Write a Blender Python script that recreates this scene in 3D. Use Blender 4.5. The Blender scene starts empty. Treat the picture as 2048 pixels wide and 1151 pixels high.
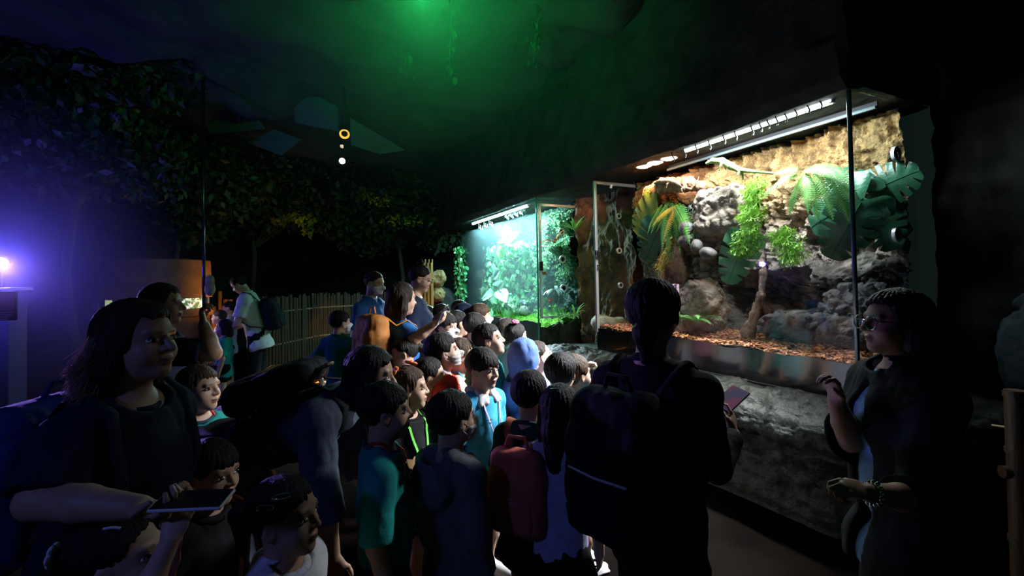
import bpy, math, random
import numpy as np
from math import sin, cos, pi, sqrt, radians, atan2
from mathutils import Vector, Matrix

random.seed(7)
SC = bpy.context.scene
COL = SC.collection

# ------------------------------------------------------------------ camera
FPX, CX, CY, PITCH, ROLL = 920.0, 1024.0, 544.5, .02, -.018
CAM = np.array([0, 0, 1.57])
def mRx(a): c, s = cos(a), sin(a); return np.array([[1, 0, 0], [0, c, -s], [0, s, c]])
def mRy(a): c, s = cos(a), sin(a); return np.array([[c, 0, s], [0, 1, 0], [-s, 0, c]])
def mRz(a): c, s = cos(a), sin(a); return np.array([[c, -s, 0], [s, c, 0], [0, 0, 1]])
RC = mRx(pi/2 + PITCH) @ mRz(ROLL)
def ray(px, py): return RC @ np.array([(px-CX)/FPX, (CY-py)/FPX, -1.0])
def P(px, py, Z): return CAM + ray(px, py)*Z                # the point seen at a pixel of the photo, Z metres deep
def onz(px, py, z):
    r = ray(px, py); return CAM + r*((z-CAM[2])/r[2])
def onplane(px, py, p0, n):
    r = ray(px, py); return CAM + r*(np.dot(p0-CAM, n)/np.dot(r, n))

cd = bpy.data.cameras.new('camera')
cam = bpy.data.objects.new('camera', cd); COL.objects.link(cam)
cd.sensor_fit = 'HORIZONTAL'; cd.sensor_width = 36
cd.lens = FPX/2048*36
cd.shift_y = -(575.5-CY)/2048
cd.clip_start = .02; cd.clip_end = 100
M = Matrix([[*RC[0], CAM[0]], [*RC[1], CAM[1]], [*RC[2], CAM[2]], [0, 0, 0, 1]])
cam.matrix_world = M
SC.camera = cam

# ------------------------------------------------------------------ materials
MATS = {}
def mat(name, col, col2=None, scale=8, rough=.6, spec=.5, bump=0, bscale=40, metal=0, emit=None, estr=0, stretch=None, coat=0, detail=4, sheen=0, trans=0, ramp=(.35, .65), attr=False, btype='noise', sss=0):
    m = bpy.data.materials.new(name); m.use_nodes = True
    nt = m.node_tree; N = nt.nodes; L = nt.links
    b = N['Principled BSDF']
    b.inputs['Roughness'].default_value = rough
    b.inputs['Specular IOR Level'].default_value = spec
    b.inputs['Metallic'].default_value = metal
    b.inputs['Coat Weight'].default_value = coat
    b.inputs['Sheen Weight'].default_value = sheen
    if sss:
        b.inputs['Subsurface Weight'].default_value = sss
        b.inputs['Subsurface Radius'].default_value = (.01, .004, .002)
        b.inputs['Subsurface Scale'].default_value = 1
    if trans:
        b.inputs['Transmission Weight'].default_value = trans
    b.inputs['Base Color'].default_value = (*col, 1)
    tc = None
    def coords():
        nonlocal tc
        if tc is None:
            tc = N.new('ShaderNodeTexCoord')
            if stretch:
                mp = N.new('ShaderNodeMapping'); mp.inputs['Scale'].default_value = stretch
                L.new(tc.outputs['Object'], mp.inputs['Vector']); tc = mp.outputs['Vector']
            else:
                tc = tc.outputs['Object']
        return tc
    cout = None
    if col2 is not None:
        n = N.new('ShaderNodeTexNoise'); n.inputs['Scale'].default_value = scale; n.inputs['Detail'].default_value = detail
        L.new(coords(), n.inputs['Vector'])
        r = N.new('ShaderNodeValToRGB')
        r.color_ramp.elements[0].position = ramp[0]; r.color_ramp.elements[1].position = ramp[1]
        r.color_ramp.elements[0].color = (*col, 1); r.color_ramp.elements[1].color = (*col2, 1)
        L.new(n.outputs['Fac'], r.inputs['Fac']); cout = r.outputs['Color']
    if attr:
        a = N.new('ShaderNodeAttribute'); a.attribute_name = 'tint'
        mx = N.new('ShaderNodeMix'); mx.data_type = 'RGBA'; mx.blend_type = 'MULTIPLY'; mx.inputs['Factor'].default_value = 1
        if cout: L.new(cout, mx.inputs['A'])
        else: mx.inputs['A'].default_value = (*col, 1)
        L.new(a.outputs['Color'], mx.inputs['B']); cout = mx.outputs['Result']
    if cout: L.new(cout, b.inputs['Base Color'])
    if bump:
        if btype == 'noise':
            n2 = N.new('ShaderNodeTexNoise'); n2.inputs['Scale'].default_value = bscale; n2.inputs['Detail'].default_value = 5
            o2 = n2.outputs['Fac']
        else:
            n2 = N.new('ShaderNodeTexVoronoi'); n2.inputs['Scale'].default_value = bscale
            o2 = n2.outputs['Distance']
        L.new(coords(), n2.inputs['Vector'])
        bp = N.new('ShaderNodeBump'); bp.inputs['Strength'].default_value = bump; bp.inputs['Distance'].default_value = .02
        L.new(o2, bp.inputs['Height']); L.new(bp.outputs['Normal'], b.inputs['Normal'])
    if emit is not None:
        b.inputs['Emission Color'].default_value = (*emit, 1); b.inputs['Emission Strength'].default_value = estr
    MATS[name] = m
    return m

def glass_mat(name, tint=(1, 1, 1), refl=.9):
    m = bpy.data.materials.new(name); m.use_nodes = True
    nt = m.node_tree; N = nt.nodes; L = nt.links
    N.remove(N['Principled BSDF']); out = N['Material Output']
    t = N.new('ShaderNodeBsdfTransparent'); t.inputs['Color'].default_value = (*tint, 1)
    g = N.new('ShaderNodeBsdfGlossy'); g.inputs['Roughness'].default_value = .015; g.inputs['Color'].default_value = (refl, refl, refl, 1)
    lw = N.new('ShaderNodeLayerWeight'); lw.inputs['Blend'].default_value = .5
    pw = N.new('ShaderNodeMath'); pw.operation = 'POWER'; pw.inputs[1].default_value = 5
    f = N.new('ShaderNodeMath'); f.operation = 'MULTIPLY_ADD'; f.inputs[1].default_value = .6; f.inputs[2].default_value = .014
    L.new(lw.outputs['Facing'], pw.inputs[0]); L.new(pw.outputs[0], f.inputs[0])
    mx = N.new('ShaderNodeMixShader')
    L.new(f.outputs[0], mx.inputs[0]); L.new(t.outputs[0], mx.inputs[1]); L.new(g.outputs[0], mx.inputs[2])
    L.new(mx.outputs[0], out.inputs['Surface'])
    MATS[name] = m; return m

def leaf_mat(name, col, col2, rough=.4, scale=6, tr=.35, bump=.15, bscale=60):
    """two sided leaf: principled mixed with a translucent lobe"""
    m = mat(name, col, col2, scale=scale, rough=rough, spec=.4, bump=bump, bscale=bscale)
    nt = m.node_tree; N = nt.nodes; L = nt.links
    b = N['Principled BSDF']; out = N['Material Output']
    t = N.new('ShaderNodeBsdfTranslucent')
    src = b.inputs['Base Color'].links[0].from_socket
    L.new(src, t.inputs['Color'])
    mx = N.new('ShaderNodeMixShader'); mx.inputs[0].default_value = tr
    L.new(b.outputs[0], mx.inputs[1]); L.new(t.outputs[0], mx.inputs[2]); L.new(mx.outputs[0], out.inputs['Surface'])
    return m

# ------------------------------------------------------------------ objects
def mesh_np(name, V, F, smooth=True, mats=(), midx=None, tint=None):
    V = np.asarray(V, np.float32).reshape(-1, 3)
    me = bpy.data.meshes.new(name)
    if isinstance(F, np.ndarray):
        n, k = F.shape
        me.vertices.add(len(V)); me.vertices.foreach_set('co', V.ravel())
        me.loops.add(n*k); me.loops.foreach_set('vertex_index', F.astype(np.int32).ravel())
        me.polygons.add(n); me.polygons.foreach_set('loop_start', np.arange(0, n*k, k, dtype=np.int32))
        me.update(calc_edges=True)
    else:
        me.from_pydata(V.tolist(), [], F); me.update()
    for m in mats: me.materials.append(MATS[m] if isinstance(m, str) else m)
    if midx is not None: me.polygons.foreach_set('material_index', np.asarray(midx, np.int32))
    if tint is not None:
        a = me.attributes.new('tint', 'FLOAT_COLOR', 'POINT')
        a.data.foreach_set('color', np.concatenate([tint, np.ones((len(tint), 1))], 1).astype(np.float32).ravel())
    me.validate()
    if smooth: me.shade_smooth()
    else: me.shade_flat()
    return me

def link(name, me, parent=None):
    o = bpy.data.objects.new(name, me); COL.objects.link(o)
    if parent is not None:
        o.parent = parent
        if parent.name in WORLD: o.matrix_parent_inverse = Matrix.Translation(-parent.location)
    return o
WORLD = set()                        # things whose parts are modelled in place, in world coordinates
def tag(o, label=None, cat=None, group=None, kind=None):
    if label: o['label'] = label
    if cat: o['category'] = cat
    if group: o['group'] = group
    if kind: o['kind'] = kind
    return o
def thing(name, label, cat, loc=(0, 0, 0), rotz=0, group=None, kind=None, world=False):
    o = bpy.data.objects.new(name, None); COL.objects.link(o)
    o.location = loc; o.rotation_euler = (0, 0, rotz); o.empty_display_size = .1
    if world: WORLD.add(o.name)
    return tag(o, label, cat, group, kind)

def frame(d):
    d = np.asarray(d, float); d = d/np.linalg.norm(d)
    a = np.array([0, 0, 1.]) if abs(d[2]) < .9 else np.array([1., 0, 0])
    s = np.cross(d, a); s /= np.linalg.norm(s)
    return d, s, np.cross(s, d)

class MB:
    """collects simple shapes into one mesh"""
    def __init__(s): s.v = []; s.f = []; s.m = []; s.n = 0
    def add(s, V, F, m=0):
        V = np.asarray(V, float).reshape(-1, 3)
        s.v.append(V); s.f += [tuple(i+s.n for i in f) for f in F]; s.m += [m]*len(F); s.n += len(V); return s
    def box(s, c, size, R=None, m=0, bev=0):
        hx, hy, hz = [q/2 for q in size]
        if bev:
            b = min(bev, hx*.9, hy*.9, hz*.9); V = []; F = []
            n = 3; ang = [i*pi/2/n for i in range(n+1)]
            prof = []
            for (sx, sy, a0) in ((1, 1, 0), (-1, 1, pi/2), (-1, -1, pi), (1, -1, 1.5*pi)):
                for a in ang: prof.append((sx*(hx-b), sy*(hy-b), a0+a))
            zs = [(-hz, 0)] + [(-hz+b-b*cos(a), b*sin(a)) for a in ang[1:]] + [(hz-b+b*sin(a), b*cos(a)) for a in ang]
            for (z, rr) in zs:
                for (x, y, a) in prof: V.append((x+rr*cos(a), y+rr*sin(a), z))
            k = len(prof)
            for j in range(len(zs)-1):
                for i in range(k): F.append((j*k+i, j*k+(i+1) % k, (j+1)*k+(i+1) % k, (j+1)*k+i))
            F.append(tuple(range(k-1, -1, -1))); F.append(tuple((len(zs)-1)*k+i for i in range(k)))
        else:
            V = [(x*hx, y*hy, z*hz) for x in (-1, 1) for y in (-1, 1) for z in (-1, 1)]
            F = [(0, 1, 3, 2), (4, 6, 7, 5), (0, 4, 5, 1), (2, 3, 7, 6), (0, 2, 6, 4), (1, 5, 7, 3)]
        V = np.array(V)
        if R is not None: V = V @ np.asarray(R).T
        return s.add(V+np.asarray(c), F, m)
    def tube(s, pts, r, n=8, m=0, cap=True, flat=None, up=None):
        pts = np.asarray(pts, float); k = len(pts); r = np.broadcast_to(np.asarray(r, float), (k,))
        T = np.gradient(pts, axis=0); T /= np.linalg.norm(T, axis=1)[:, None]+1e-12
        a = np.array([0, 0, 1.]) if up is None else np.asarray(up, float)
        if up is None and abs(T[0] @ a) > .9: a = np.array([1., 0, 0])
        S = np.cross(T[0], a); S /= np.linalg.norm(S)+1e-12
        V = []
        for i in range(k):
            if up is not None: S = np.cross(T[i], a)
            else: S = S-T[i]*(S@T[i])
            S = S/(np.linalg.norm(S)+1e-12); U = np.cross(S, T[i])
            for j in range(n):
                t = 2*pi*j/n
                V.append(pts[i]+r[i]*(cos(t)*S+sin(t)*U*(flat if flat else 1)))
        F = [(i*n+j, i*n+(j+1) % n, (i+1)*n+(j+1) % n, (i+1)*n+j) for i in range(k-1) for j in range(n)]
        if cap: F += [tuple(range(n-1, -1, -1)), tuple((k-1)*n+j for j in range(n))]
        return s.add(V, F, m)
    def lathe(s, c, prof, axis=(0, 0, 1), n=24, m=0, cap=True):
        d, a, b = frame(axis); c = np.asarray(c, float); V = []
        for (r, h) in prof:
            for j in range(n):
                t = 2*pi*j/n; V.append(c+d*h+r*(cos(t)*a+sin(t)*b))
        k = len(prof)
        F = [(i*n+j, (i+1)*n+j, (i+1)*n+(j+1) % n, i*n+(j+1) % n) for i in range(k-1) for j in range(n)]
        if cap: F += [tuple(range(n)), tuple((k-1)*n+j for j in range(n-1, -1, -1))]
        return s.add(V, F, m)
    def ell(s, c, r, R=None, nu=16, nv=10, m=0, noise=0, seed=0):
        rg = np.random.RandomState(seed)
        V = []; F = []
        for i in range(nv+1):
            ph = pi*i/nv
            for j in range(nu):
                t = 2*pi*j/nu; V.append((sin(ph)*cos(t), sin(ph)*sin(t), cos(ph)))
        V = np.array(V)
        if noise:
            V = V*(1+noise*vnoise(V*1.7+seed*3.1)[:, None]*1.0)
        V = V*np.asarray(r, float)
        if R is not None: V = V @ np.asarray(R).T
        F = [(i*nu+j, (i+1)*nu+j, (i+1)*nu+(j+1) % nu, i*nu+(j+1) % nu) for i in range(nv) for j in range(nu)]
        return s.add(V+np.asarray(c), F, m)
    def build(s, name, mats, parent=None, smooth=True):
        V = np.concatenate(s.v) if s.v else np.zeros((0, 3))
        me = mesh_np(name, V, s.f, smooth, mats if isinstance(mats, (list, tuple)) else [mats], s.m)
        if smooth:
            try: me.set_sharp_from_angle(angle=radians(50))
            except Exception: pass
        return link(name, me, parent)

# ------------------------------------------------------------------ noise
def _h(ix, iy, iz, seed):
    n = (ix*374761393+iy*668265263+iz*2147483647+seed*1274126177) & 0x7fffffff
    n = (n ^ (n >> 13))*1274126177 & 0x7fffffff
    return ((n ^ (n >> 16)) & 0xffff)/65535.0
def vnoise(p, seed=0):
    p = np.asarray(p, float); i = np.floor(p).astype(np.int64); f = p-i; f = f*f*f*(f*(f*6-15)+10)
    x, y, z = i[..., 0], i[..., 1], i[..., 2]; u, v, w = f[..., 0], f[..., 1], f[..., 2]
    r = 0
    for dx in (0, 1):
        for dy in (0, 1):
            for dz in (0, 1):
                r = r+_h(x+dx, y+dy, z+dz, seed)*(u if dx else 1-u)*(v if dy else 1-v)*(w if dz else 1-w)
    return r*2-1
def fbm(p, o=4, seed=0, gain=.5, ridged=False):
    p = np.asarray(p, float); a = 1; s = 0; t = 0
    for k in range(o):
        n = vnoise(p*(2.03**k), seed+k)
        if ridged: n = 1-2*np.abs(n)
        s = s+a*n; t += a; a *= gain
    return s/t
def worley(p, seed=0):
    p = np.asarray(p, float); i = np.floor(p).astype(np.int64); best = np.full(p.shape[:-1], 9.); cid = np.zeros(p.shape[:-1]); sec = best.copy()
    for dx in (-1, 0, 1):
        for dy in (-1, 0, 1):
            for dz in (-1, 0, 1):
                c = i+np.array([dx, dy, dz])
                q = np.stack([c[..., k]+_h(c[..., 0], c[..., 1], c[..., 2], seed+11*k) for k in range(3)], -1)
                d = np.linalg.norm(q-p, axis=-1); b = d < best
                sec = np.where(b, best, np.minimum(sec, d)); cid = np.where(b, _h(c[..., 0], c[..., 1], c[..., 2], seed+77), cid); best = np.minimum(best, d)
    return best, sec, cid

def grid_faces(nu, nv, flip=False):
    i, j = np.meshgrid(np.arange(nu-1), np.arange(nv-1), indexing='ij'); a = (i*nv+j).ravel()
    F = np.stack([a, a+nv, a+nv+1, a+1], 1)
    return F[:, ::-1].copy() if flip else F

# ------------------------------------------------------------------ signed distance fields -> one continuous mesh
def smin(a, b, k):
    h = np.maximum(k-np.abs(a-b), 0)/k; return np.minimum(a, b)-h*h*k*.25
def smax(a, b, k):
    h = np.maximum(k-np.abs(a-b), 0)/k; return np.maximum(a, b)+h*h*k*.25

class Field:
    def __init__(s): s.p = []
    def cap(s, a, b, r1, r2=None, k=.02, op='u', infl=0, cut=False):
        a = np.asarray(a, float); b = np.asarray(b, float); r2 = r1 if r2 is None else r2
        r1 += infl; r2 += infl; ba = b-a; l2 = float(ba@ba)+1e-12; un = ba/sqrt(l2)
        def fn(X, Y, Z):
            x, y, z = X-a[0], Y-a[1], Z-a[2]
            pr = x*ba[0]+y*ba[1]+z*ba[2]
            t = np.clip(pr/l2, 0, 1)
            d = np.sqrt((x-ba[0]*t)**2+(y-ba[1]*t)**2+(z-ba[2]*t)**2)-(r1+(r2-r1)*t)
            if cut: d = np.maximum(d, (pr-l2)/sqrt(l2))
            return d
        R = max(r1, r2); s.p.append((op, fn, np.minimum(a, b)-R, np.maximum(a, b)+R, k)); return s
    def ell(s, c, r, R=None, k=.02, op='u', infl=0):
        c = np.asarray(c, float); r = np.asarray(r, float)+infl; Rm = np.eye(3) if R is None else np.asarray(R)
        def fn(X, Y, Z):
            x, y, z = X-c[0], Y-c[1], Z-c[2]
            q = [(Rm[0, i]*x+Rm[1, i]*y+Rm[2, i]*z)/r[i] for i in range(3)]
            k0 = np.sqrt(q[0]**2+q[1]**2+q[2]**2)
            k1 = np.sqrt((q[0]/r[0])**2+(q[1]/r[1])**2+(q[2]/r[2])**2)+1e-9
            return k0*(k0-1)/k1
        e = np.sqrt(((Rm*r)**2).sum(1)); s.p.append((op, fn, c-e, c+e, k)); return s
    def box(s, c, h, R=None, rad=.02, k=.02, op='u'):
        c = np.asarray(c, float); h = np.asarray(h, float); Rm = np.eye(3) if R is None else np.asarray(R)
        def fn(X, Y, Z):
            x, y, z = X-c[0], Y-c[1], Z-c[2]
            q = [np.abs(Rm[0, i]*x+Rm[1, i]*y+Rm[2, i]*z)-(h[i]-rad) for i in range(3)]
            return np.sqrt(np.maximum(q[0], 0)**2+np.maximum(q[1], 0)**2+np.maximum(q[2], 0)**2)+np.minimum(np.maximum(np.maximum(q[0], q[1]), q[2]), 0)-rad
        e = np.abs(Rm)@h; s.p.append((op, fn, c-e, c+e, k)); return s
    def cut(s, fn, k=.004): s.p.append(('i', fn, None, None, k)); return s
    def disp(s, fn): s.p.append(('d', fn, None, None, 0)); return s
    def _ap(s, d, op, g, k):
        if op == 'u': return smin(d, g, k)
        if op == 's': return smax(d, -g, k)
        if op == 'i': return smax(d, g, k)
        return d+g
    def ev(s, p):
        X, Y, Z = p[..., 0], p[..., 1], p[..., 2]; d = np.full(X.shape, 9.)
        for op, fn, lo, hi, k in s.p:
            if op == 'd': continue
            d = s._ap(d, op, fn(X, Y, Z), max(k, 1e-5))
        return d
    def mesh(s, vox, zones=()):
        us = [q for q in s.p if q[0] == 'u']
        lo = np.min([q[2] for q in us], 0)-vox*2-.01; hi = np.max([q[3] for q in us], 0)+vox*2+.01
        ax = []
        for i in range(3):
            x = lo[i]; L_ = [x]
            while x < hi[i]:
                v = vox
                for (zl, zh, zv) in zones:
                    if zl[i]-zv <= x < zh[i]: v = min(v, zv)
                x += v; L_.append(x)
            ax.append(np.array(L_, np.float32))
        xs, ys, zs = ax
        d = np.full((len(xs), len(ys), len(zs)), .5, np.float32)
        for op, fn, l, h, k in s.p:
            if op == 'd':
                I = np.nonzero(np.abs(d) < .05)
                d[I] += fn(xs[I[0]], ys[I[1]], zs[I[2]]).astype(np.float32); continue
            if l is None: sl = (slice(None),)*3
            else:
                mg = k+3*vox
                sl = tuple(slice(max(0, int(np.searchsorted(A, l[i]-mg))-1), int(np.searchsorted(A, h[i]+mg))+1) for i, A in enumerate(ax))
            X = xs[sl[0]][:, None, None]; Y = ys[sl[1]][None, :, None]; Z = zs[sl[2]][None, None, :]
            if d[sl].size == 0: continue
            d[sl] = s._ap(d[sl], op, fn(X, Y, Z), max(k, 1e-5))
        d[[0, -1]] = .5; d[:, [0, -1]] = .5; d[:, :, [0, -1]] = .5
        return surface_nets(d, xs, ys, zs)

def surface_nets(d, xs, ys, zs):
    s = (d < 0).astype(np.uint8)
    c = s[:-1, :-1, :-1]+s[1:, :-1, :-1]+s[:-1, 1:, :-1]+s[:-1, :-1, 1:]+s[1:, 1:, :-1]+s[1:, :-1, 1:]+s[:-1, 1:, 1:]+s[1:, 1:, 1:]
    I = np.nonzero((c > 0) & (c < 8)); n = len(I[0])
    idx = np.full(c.shape, -1, np.int32); idx[I] = np.arange(n)
    off = np.array([(i, j, k) for i in (0, 1) for j in (0, 1) for k in (0, 1)])
    vals = np.stack([d[I[0]+o[0], I[1]+o[1], I[2]+o[2]] for o in off], 1)
    pos = np.stack([np.stack([xs[I[0]+o[0]], ys[I[1]+o[1]], zs[I[2]+o[2]]], 1) for o in off], 1)
    acc = np.zeros((n, 3)); cnt = np.zeros(n)
    for a in range(8):
        for b in range(a+1, 8):
            if np.abs(off[a]-off[b]).sum() != 1: continue
            va, vb = vals[:, a], vals[:, b]; m = (va < 0) != (vb < 0)
            t = np.where(m, va/np.where(m, va-vb, 1), 0)[:, None]
            acc += np.where(m[:, None], pos[:, a]+t*(pos[:, b]-pos[:, a]), 0); cnt += m
    V = acc/cnt[:, None]
    Fs = []
    for axis in range(3):
        sl0 = [slice(1, -1)]*3; sl1 = [slice(1, -1)]*3
        sl0[axis] = slice(0, -1); sl1[axis] = slice(1, None)
        A = s[tuple(sl0)]; B = s[tuple(sl1)]
        J = np.nonzero(A != B)
        g = [J[0]+(0 if axis == 0 else 1), J[1]+(0 if axis == 1 else 1), J[2]+(0 if axis == 2 else 1)]
        u, v = [(1, 2), (2, 0), (0, 1)][axis]
        q = []
        for du, dv in ((-1, -1), (0, -1), (0, 0), (-1, 0)):
            h = [g[0].copy(), g[1].copy(), g[2].copy()]; h[u] += du; h[v] += dv; q.append(idx[h[0], h[1], h[2]])
        Q = np.stack(q, 1); fl = B[J] > 0
        Q[fl] = Q[fl][:, ::-1]
        Fs.append(Q)
    F = np.concatenate(Fs)
    return V, F[(F >= 0).all(1)]
# ------------------------------------------------------------------ palette
mat('floor', (.0035, .0028, .0025), (.007, .005, .004), scale=3, rough=.7, spec=.0, bump=.15, bscale=30)
mat('dark_wall', (.020, .022, .022), (.034, .036, .034), scale=2, rough=.9, spec=.2, bump=.6, bscale=9)
mat('ceiling', (.035, .04, .038), (.06, .065, .06), scale=3, rough=.95, spec=.1, bump=.5, bscale=7)
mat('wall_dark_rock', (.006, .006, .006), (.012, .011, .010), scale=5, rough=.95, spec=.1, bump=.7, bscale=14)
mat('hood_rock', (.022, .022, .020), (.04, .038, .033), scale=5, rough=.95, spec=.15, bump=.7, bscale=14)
mat('ledge_rock', (.009, .014, .010), (.040, .040, .031), scale=9, rough=.6, spec=.3, bump=.9, bscale=26, btype='noise')
mat('gap_rock', (.07, .035, .018), (.26, .12, .05), scale=6, rough=.8, bump=.8, bscale=20)
mat('black', (.012, .012, .013), rough=.5, spec=.4)
mat('black_gloss', (.008, .008, .009), rough=.12, spec=.6)
mat('metal', (.72, .74, .76), rough=.3, metal=.9)
mat('alu', (.70, .72, .76), rough=.35, metal=.35)
mat('rail_dark', (.10, .15, .16), rough=.5)
mat('chrome', (.9, .9, .92), rough=.12, metal=1)
mat('seal', (.02, .05, .05), rough=.2, spec=.6)
mat('seal_teal', (.10, .38, .36), rough=.2, spec=.6)
mat('tube_white', (.9, .95, 1), emit=(.80, .92, 1), estr=26)
mat('strip_cyan', (.8, 1, 1), emit=(.62, .95, 1), estr=24)
mat('lamp_warm', (1, .8, .6), emit=(1, .72, .42), estr=22)
mat('chips', (.36, .13, .05), (.60, .30, .13), scale=20, rough=.75, bump=.3, bscale=80, attr=True)
mat('soil', (.03, .02, .015), (.06, .04, .028), scale=20, rough=.95, bump=.8, bscale=60)
mat('pebble', (.075, .07, .062), (.14, .13, .12), scale=10, rough=.6, bump=.25, bscale=50)
mat('bowl_stone', (.32, .27, .21), (.5, .44, .36), scale=14, rough=.8, bump=.6, bscale=40)
mat('bark', (.13, .075, .05), (.30, .18, .11), scale=12, rough=.85, bump=.9, bscale=40, stretch=(1, 1, .35))
mat('cork', (.30, .14, .07), (.55, .30, .16), scale=14, rough=.85, bump=1, bscale=36)
glass_mat('glass'); glass_mat('glass_cyan', (.86, .98, .98)); glass_mat('glass_end', (.92, .98, .97), .8)
leaf_mat('leaf_monstera', (.016, .075, .040), (.035, .13, .07), rough=.3, tr=.12)
leaf_mat('leaf_monstera_lit', (.05, .19, .085), (.12, .30, .14), rough=.35, tr=.2)  # brighter copy of the monstera green, light put into its colour
leaf_mat('leaf_monstera_pale', (.22, .36, .07), (.45, .55, .11), rough=.3, tr=.25)
leaf_mat('leaf_fern', (.07, .25, .05), (.15, .40, .08), rough=.45, tr=.3)
leaf_mat('leaf_lime', (.18, .45, .04), (.32, .60, .07), rough=.45, tr=.4)
leaf_mat('leaf_yellow', (.40, .40, .05), (.55, .33, .05), rough=.45, tr=.4)
leaf_mat('leaf_grey', (.18, .26, .20), (.30, .36, .28), rough=.55, tr=.2)
leaf_mat('leaf_ivy', (.05, .26, .09), (.14, .42, .12), rough=.4, tr=.3)
leaf_mat('leaf_ivy_pale', (.22, .45, .20), (.45, .60, .35), rough=.4, tr=.3)
leaf_mat('leaf_white', (.45, .62, .42), (.85, .92, .85), rough=.4, scale=25, tr=.3)
leaf_mat('leaf_bright', (.20, .48, .08), (.42, .66, .18), rough=.35, tr=.4)
leaf_mat('leaf_red', (.45, .30, .06), (.65, .12, .10), rough=.35, scale=9, tr=.3)
leaf_mat('leaf_silver', (.25, .36, .33), (.50, .60, .56), rough=.35, scale=14, tr=.15)
leaf_mat('moss', (.10, .30, .03), (.26, .52, .05), rough=.8, scale=14, tr=.25, bump=.8, bscale=90)
leaf_mat('leaf_dark', (.030, .055, .028), (.055, .09, .04), rough=.5, tr=.2)
leaf_mat('leaf_warm', (.25, .26, .03), (.50, .42, .03), rough=.5, tr=.5)
leaf_mat('leaf_hang', (.06, .12, .06), (.12, .2, .10), rough=.45, tr=.3)
mat('lizard_green', (.16, .40, .06), (.42, .62, .16), scale=16, rough=.5, bump=.4, bscale=150, btype='voronoi')
mat('lizard_brown', (.24, .16, .10), (.42, .30, .20), scale=16, rough=.5, bump=.4, bscale=150, btype='voronoi')
mat('eye_black', (.01, .01, .01), rough=.1)
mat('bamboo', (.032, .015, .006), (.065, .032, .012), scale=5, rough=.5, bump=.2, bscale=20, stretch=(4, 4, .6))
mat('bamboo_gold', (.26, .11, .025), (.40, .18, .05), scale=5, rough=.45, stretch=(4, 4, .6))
mat('rope', (.25, .16, .09), rough=.9)
mat('plinth', (.025, .018, .014), (.04, .028, .02), scale=4, rough=.8, bump=.4, bscale=20)
mat('led_orange', (1, .5, .15), emit=(1, .36, .08), estr=1.3)
mat('panel_grey', (.08, .10, .10), (.12, .14, .14), scale=1.5, rough=.9)
mat('hood_tan', (.20, .095, .04), (.29, .14, .06), scale=7, rough=.8, bump=.3, bscale=40)
mat('kiosk', (.05, .08, .17), rough=.6)  # blue light on the pillar put into the base colour
mat('trunk', (.05, .04, .03), (.09, .07, .05), scale=9, rough=.9, bump=.8, bscale=30, stretch=(1, 1, .3))
mat('ring_gold', (.9, .6, .1), rough=.3, metal=.8, emit=(1, .55, .06), estr=1.2)
mat('bulb', (1, .95, .9), emit=(1, .9, .82), estr=14)
mat('bulb_dim', (1, .7, .5), emit=(1, .6, .4), estr=.8)
mat('bulb_purple', (.9, .8, 1), emit=(.62, .42, 1), estr=60)
mat('tan_rock', (.16, .08, .03), (.30, .17, .07), scale=6, rough=.9, bump=.8, bscale=18)
mat('blue_rock', (.010, .016, .018), (.022, .03, .033), scale=6, rough=.9, spec=.08, bump=.8, bscale=18)

# ------------------------------------------------------------------ the tank wall's own axes
TO = np.array([2.12, 2.85, 0.]); TU = np.array([-.4435, .8963, 0]); TN = np.array([.8963, .4435, 0]); UP = np.array([0, 0, 1.])
TR = np.stack([TU, -TN, UP], 1)      # columns: along the front, out of the wall, up
def T(u, w, z): return TO+np.multiply.outer(np.asarray(u, float), TU)+np.multiply.outer(np.asarray(w, float), TN)+np.multiply.outer(np.asarray(z, float), UP)
def at(px, py, w): return onplane(px, py, TO+TN*w, TN)
def uz(px, py, w): p = at(px, py, w); return float((p-TO)@TU), float(p[2])
TOP = 2.74

# ------------------------------------------------------------------ shell
def plane_sheet(name, o, a, b, na, nb, disp=0, fr=1., seed=0, nrm=None, m='dark_wall', label=None, cat=None):
    o, a, b = np.array(o, float), np.array(a, float), np.array(b, float)
    s, t = np.meshgrid(np.linspace(0, 1, na), np.linspace(0, 1, nb), indexing='ij')
    V = o+s[..., None]*a+t[..., None]*b
    if disp:
        n = np.cross(a, b); n /= np.linalg.norm(n)
        V = V+n*(fbm(V*fr, 5, seed, .55, True)*disp)[..., None]
    ob = link(name, mesh_np(name, V.reshape(-1, 3), grid_faces(na, nb), True, [m]))
    return tag(ob, label, cat, kind='structure')

plane_sheet('floor', (-9, -3, 0), (14, 0, 0), (0, 19, 0), 2, 2, m='floor', label='dark brown floor the crowd stands on', cat='floor')
plane_sheet('ceiling', (-9, -3, 4.3), (0, 19, 0), (14, 0, 0), 120, 90, .35, .7, 3, m='ceiling', label='dark rough ceiling washed with green light', cat='ceiling')
plane_sheet('wall_back', (-9, 14.5, 0), (14, 0, 0), (0, 0, 4.6), 60, 24, .3, .6, 5, label='dark far wall behind the trees', cat='wall')
plane_sheet('wall_left', (-6.9, -3, 0), (0, 19, 0), (0, 0, 4.6), 80, 24, .25, .6, 6, label='dark wall along the left of the hall', cat='wall')
_r = T(-3.5, .95, 0)
plane_sheet('wall_right', T(-4.5, .95, 0), TU*4.5, UP*4.6, 110, 90, .18, 1.6, 8, m='wall_dark_rock', label='dark rock wall that holds the glass tanks', cat='wall')

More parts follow.
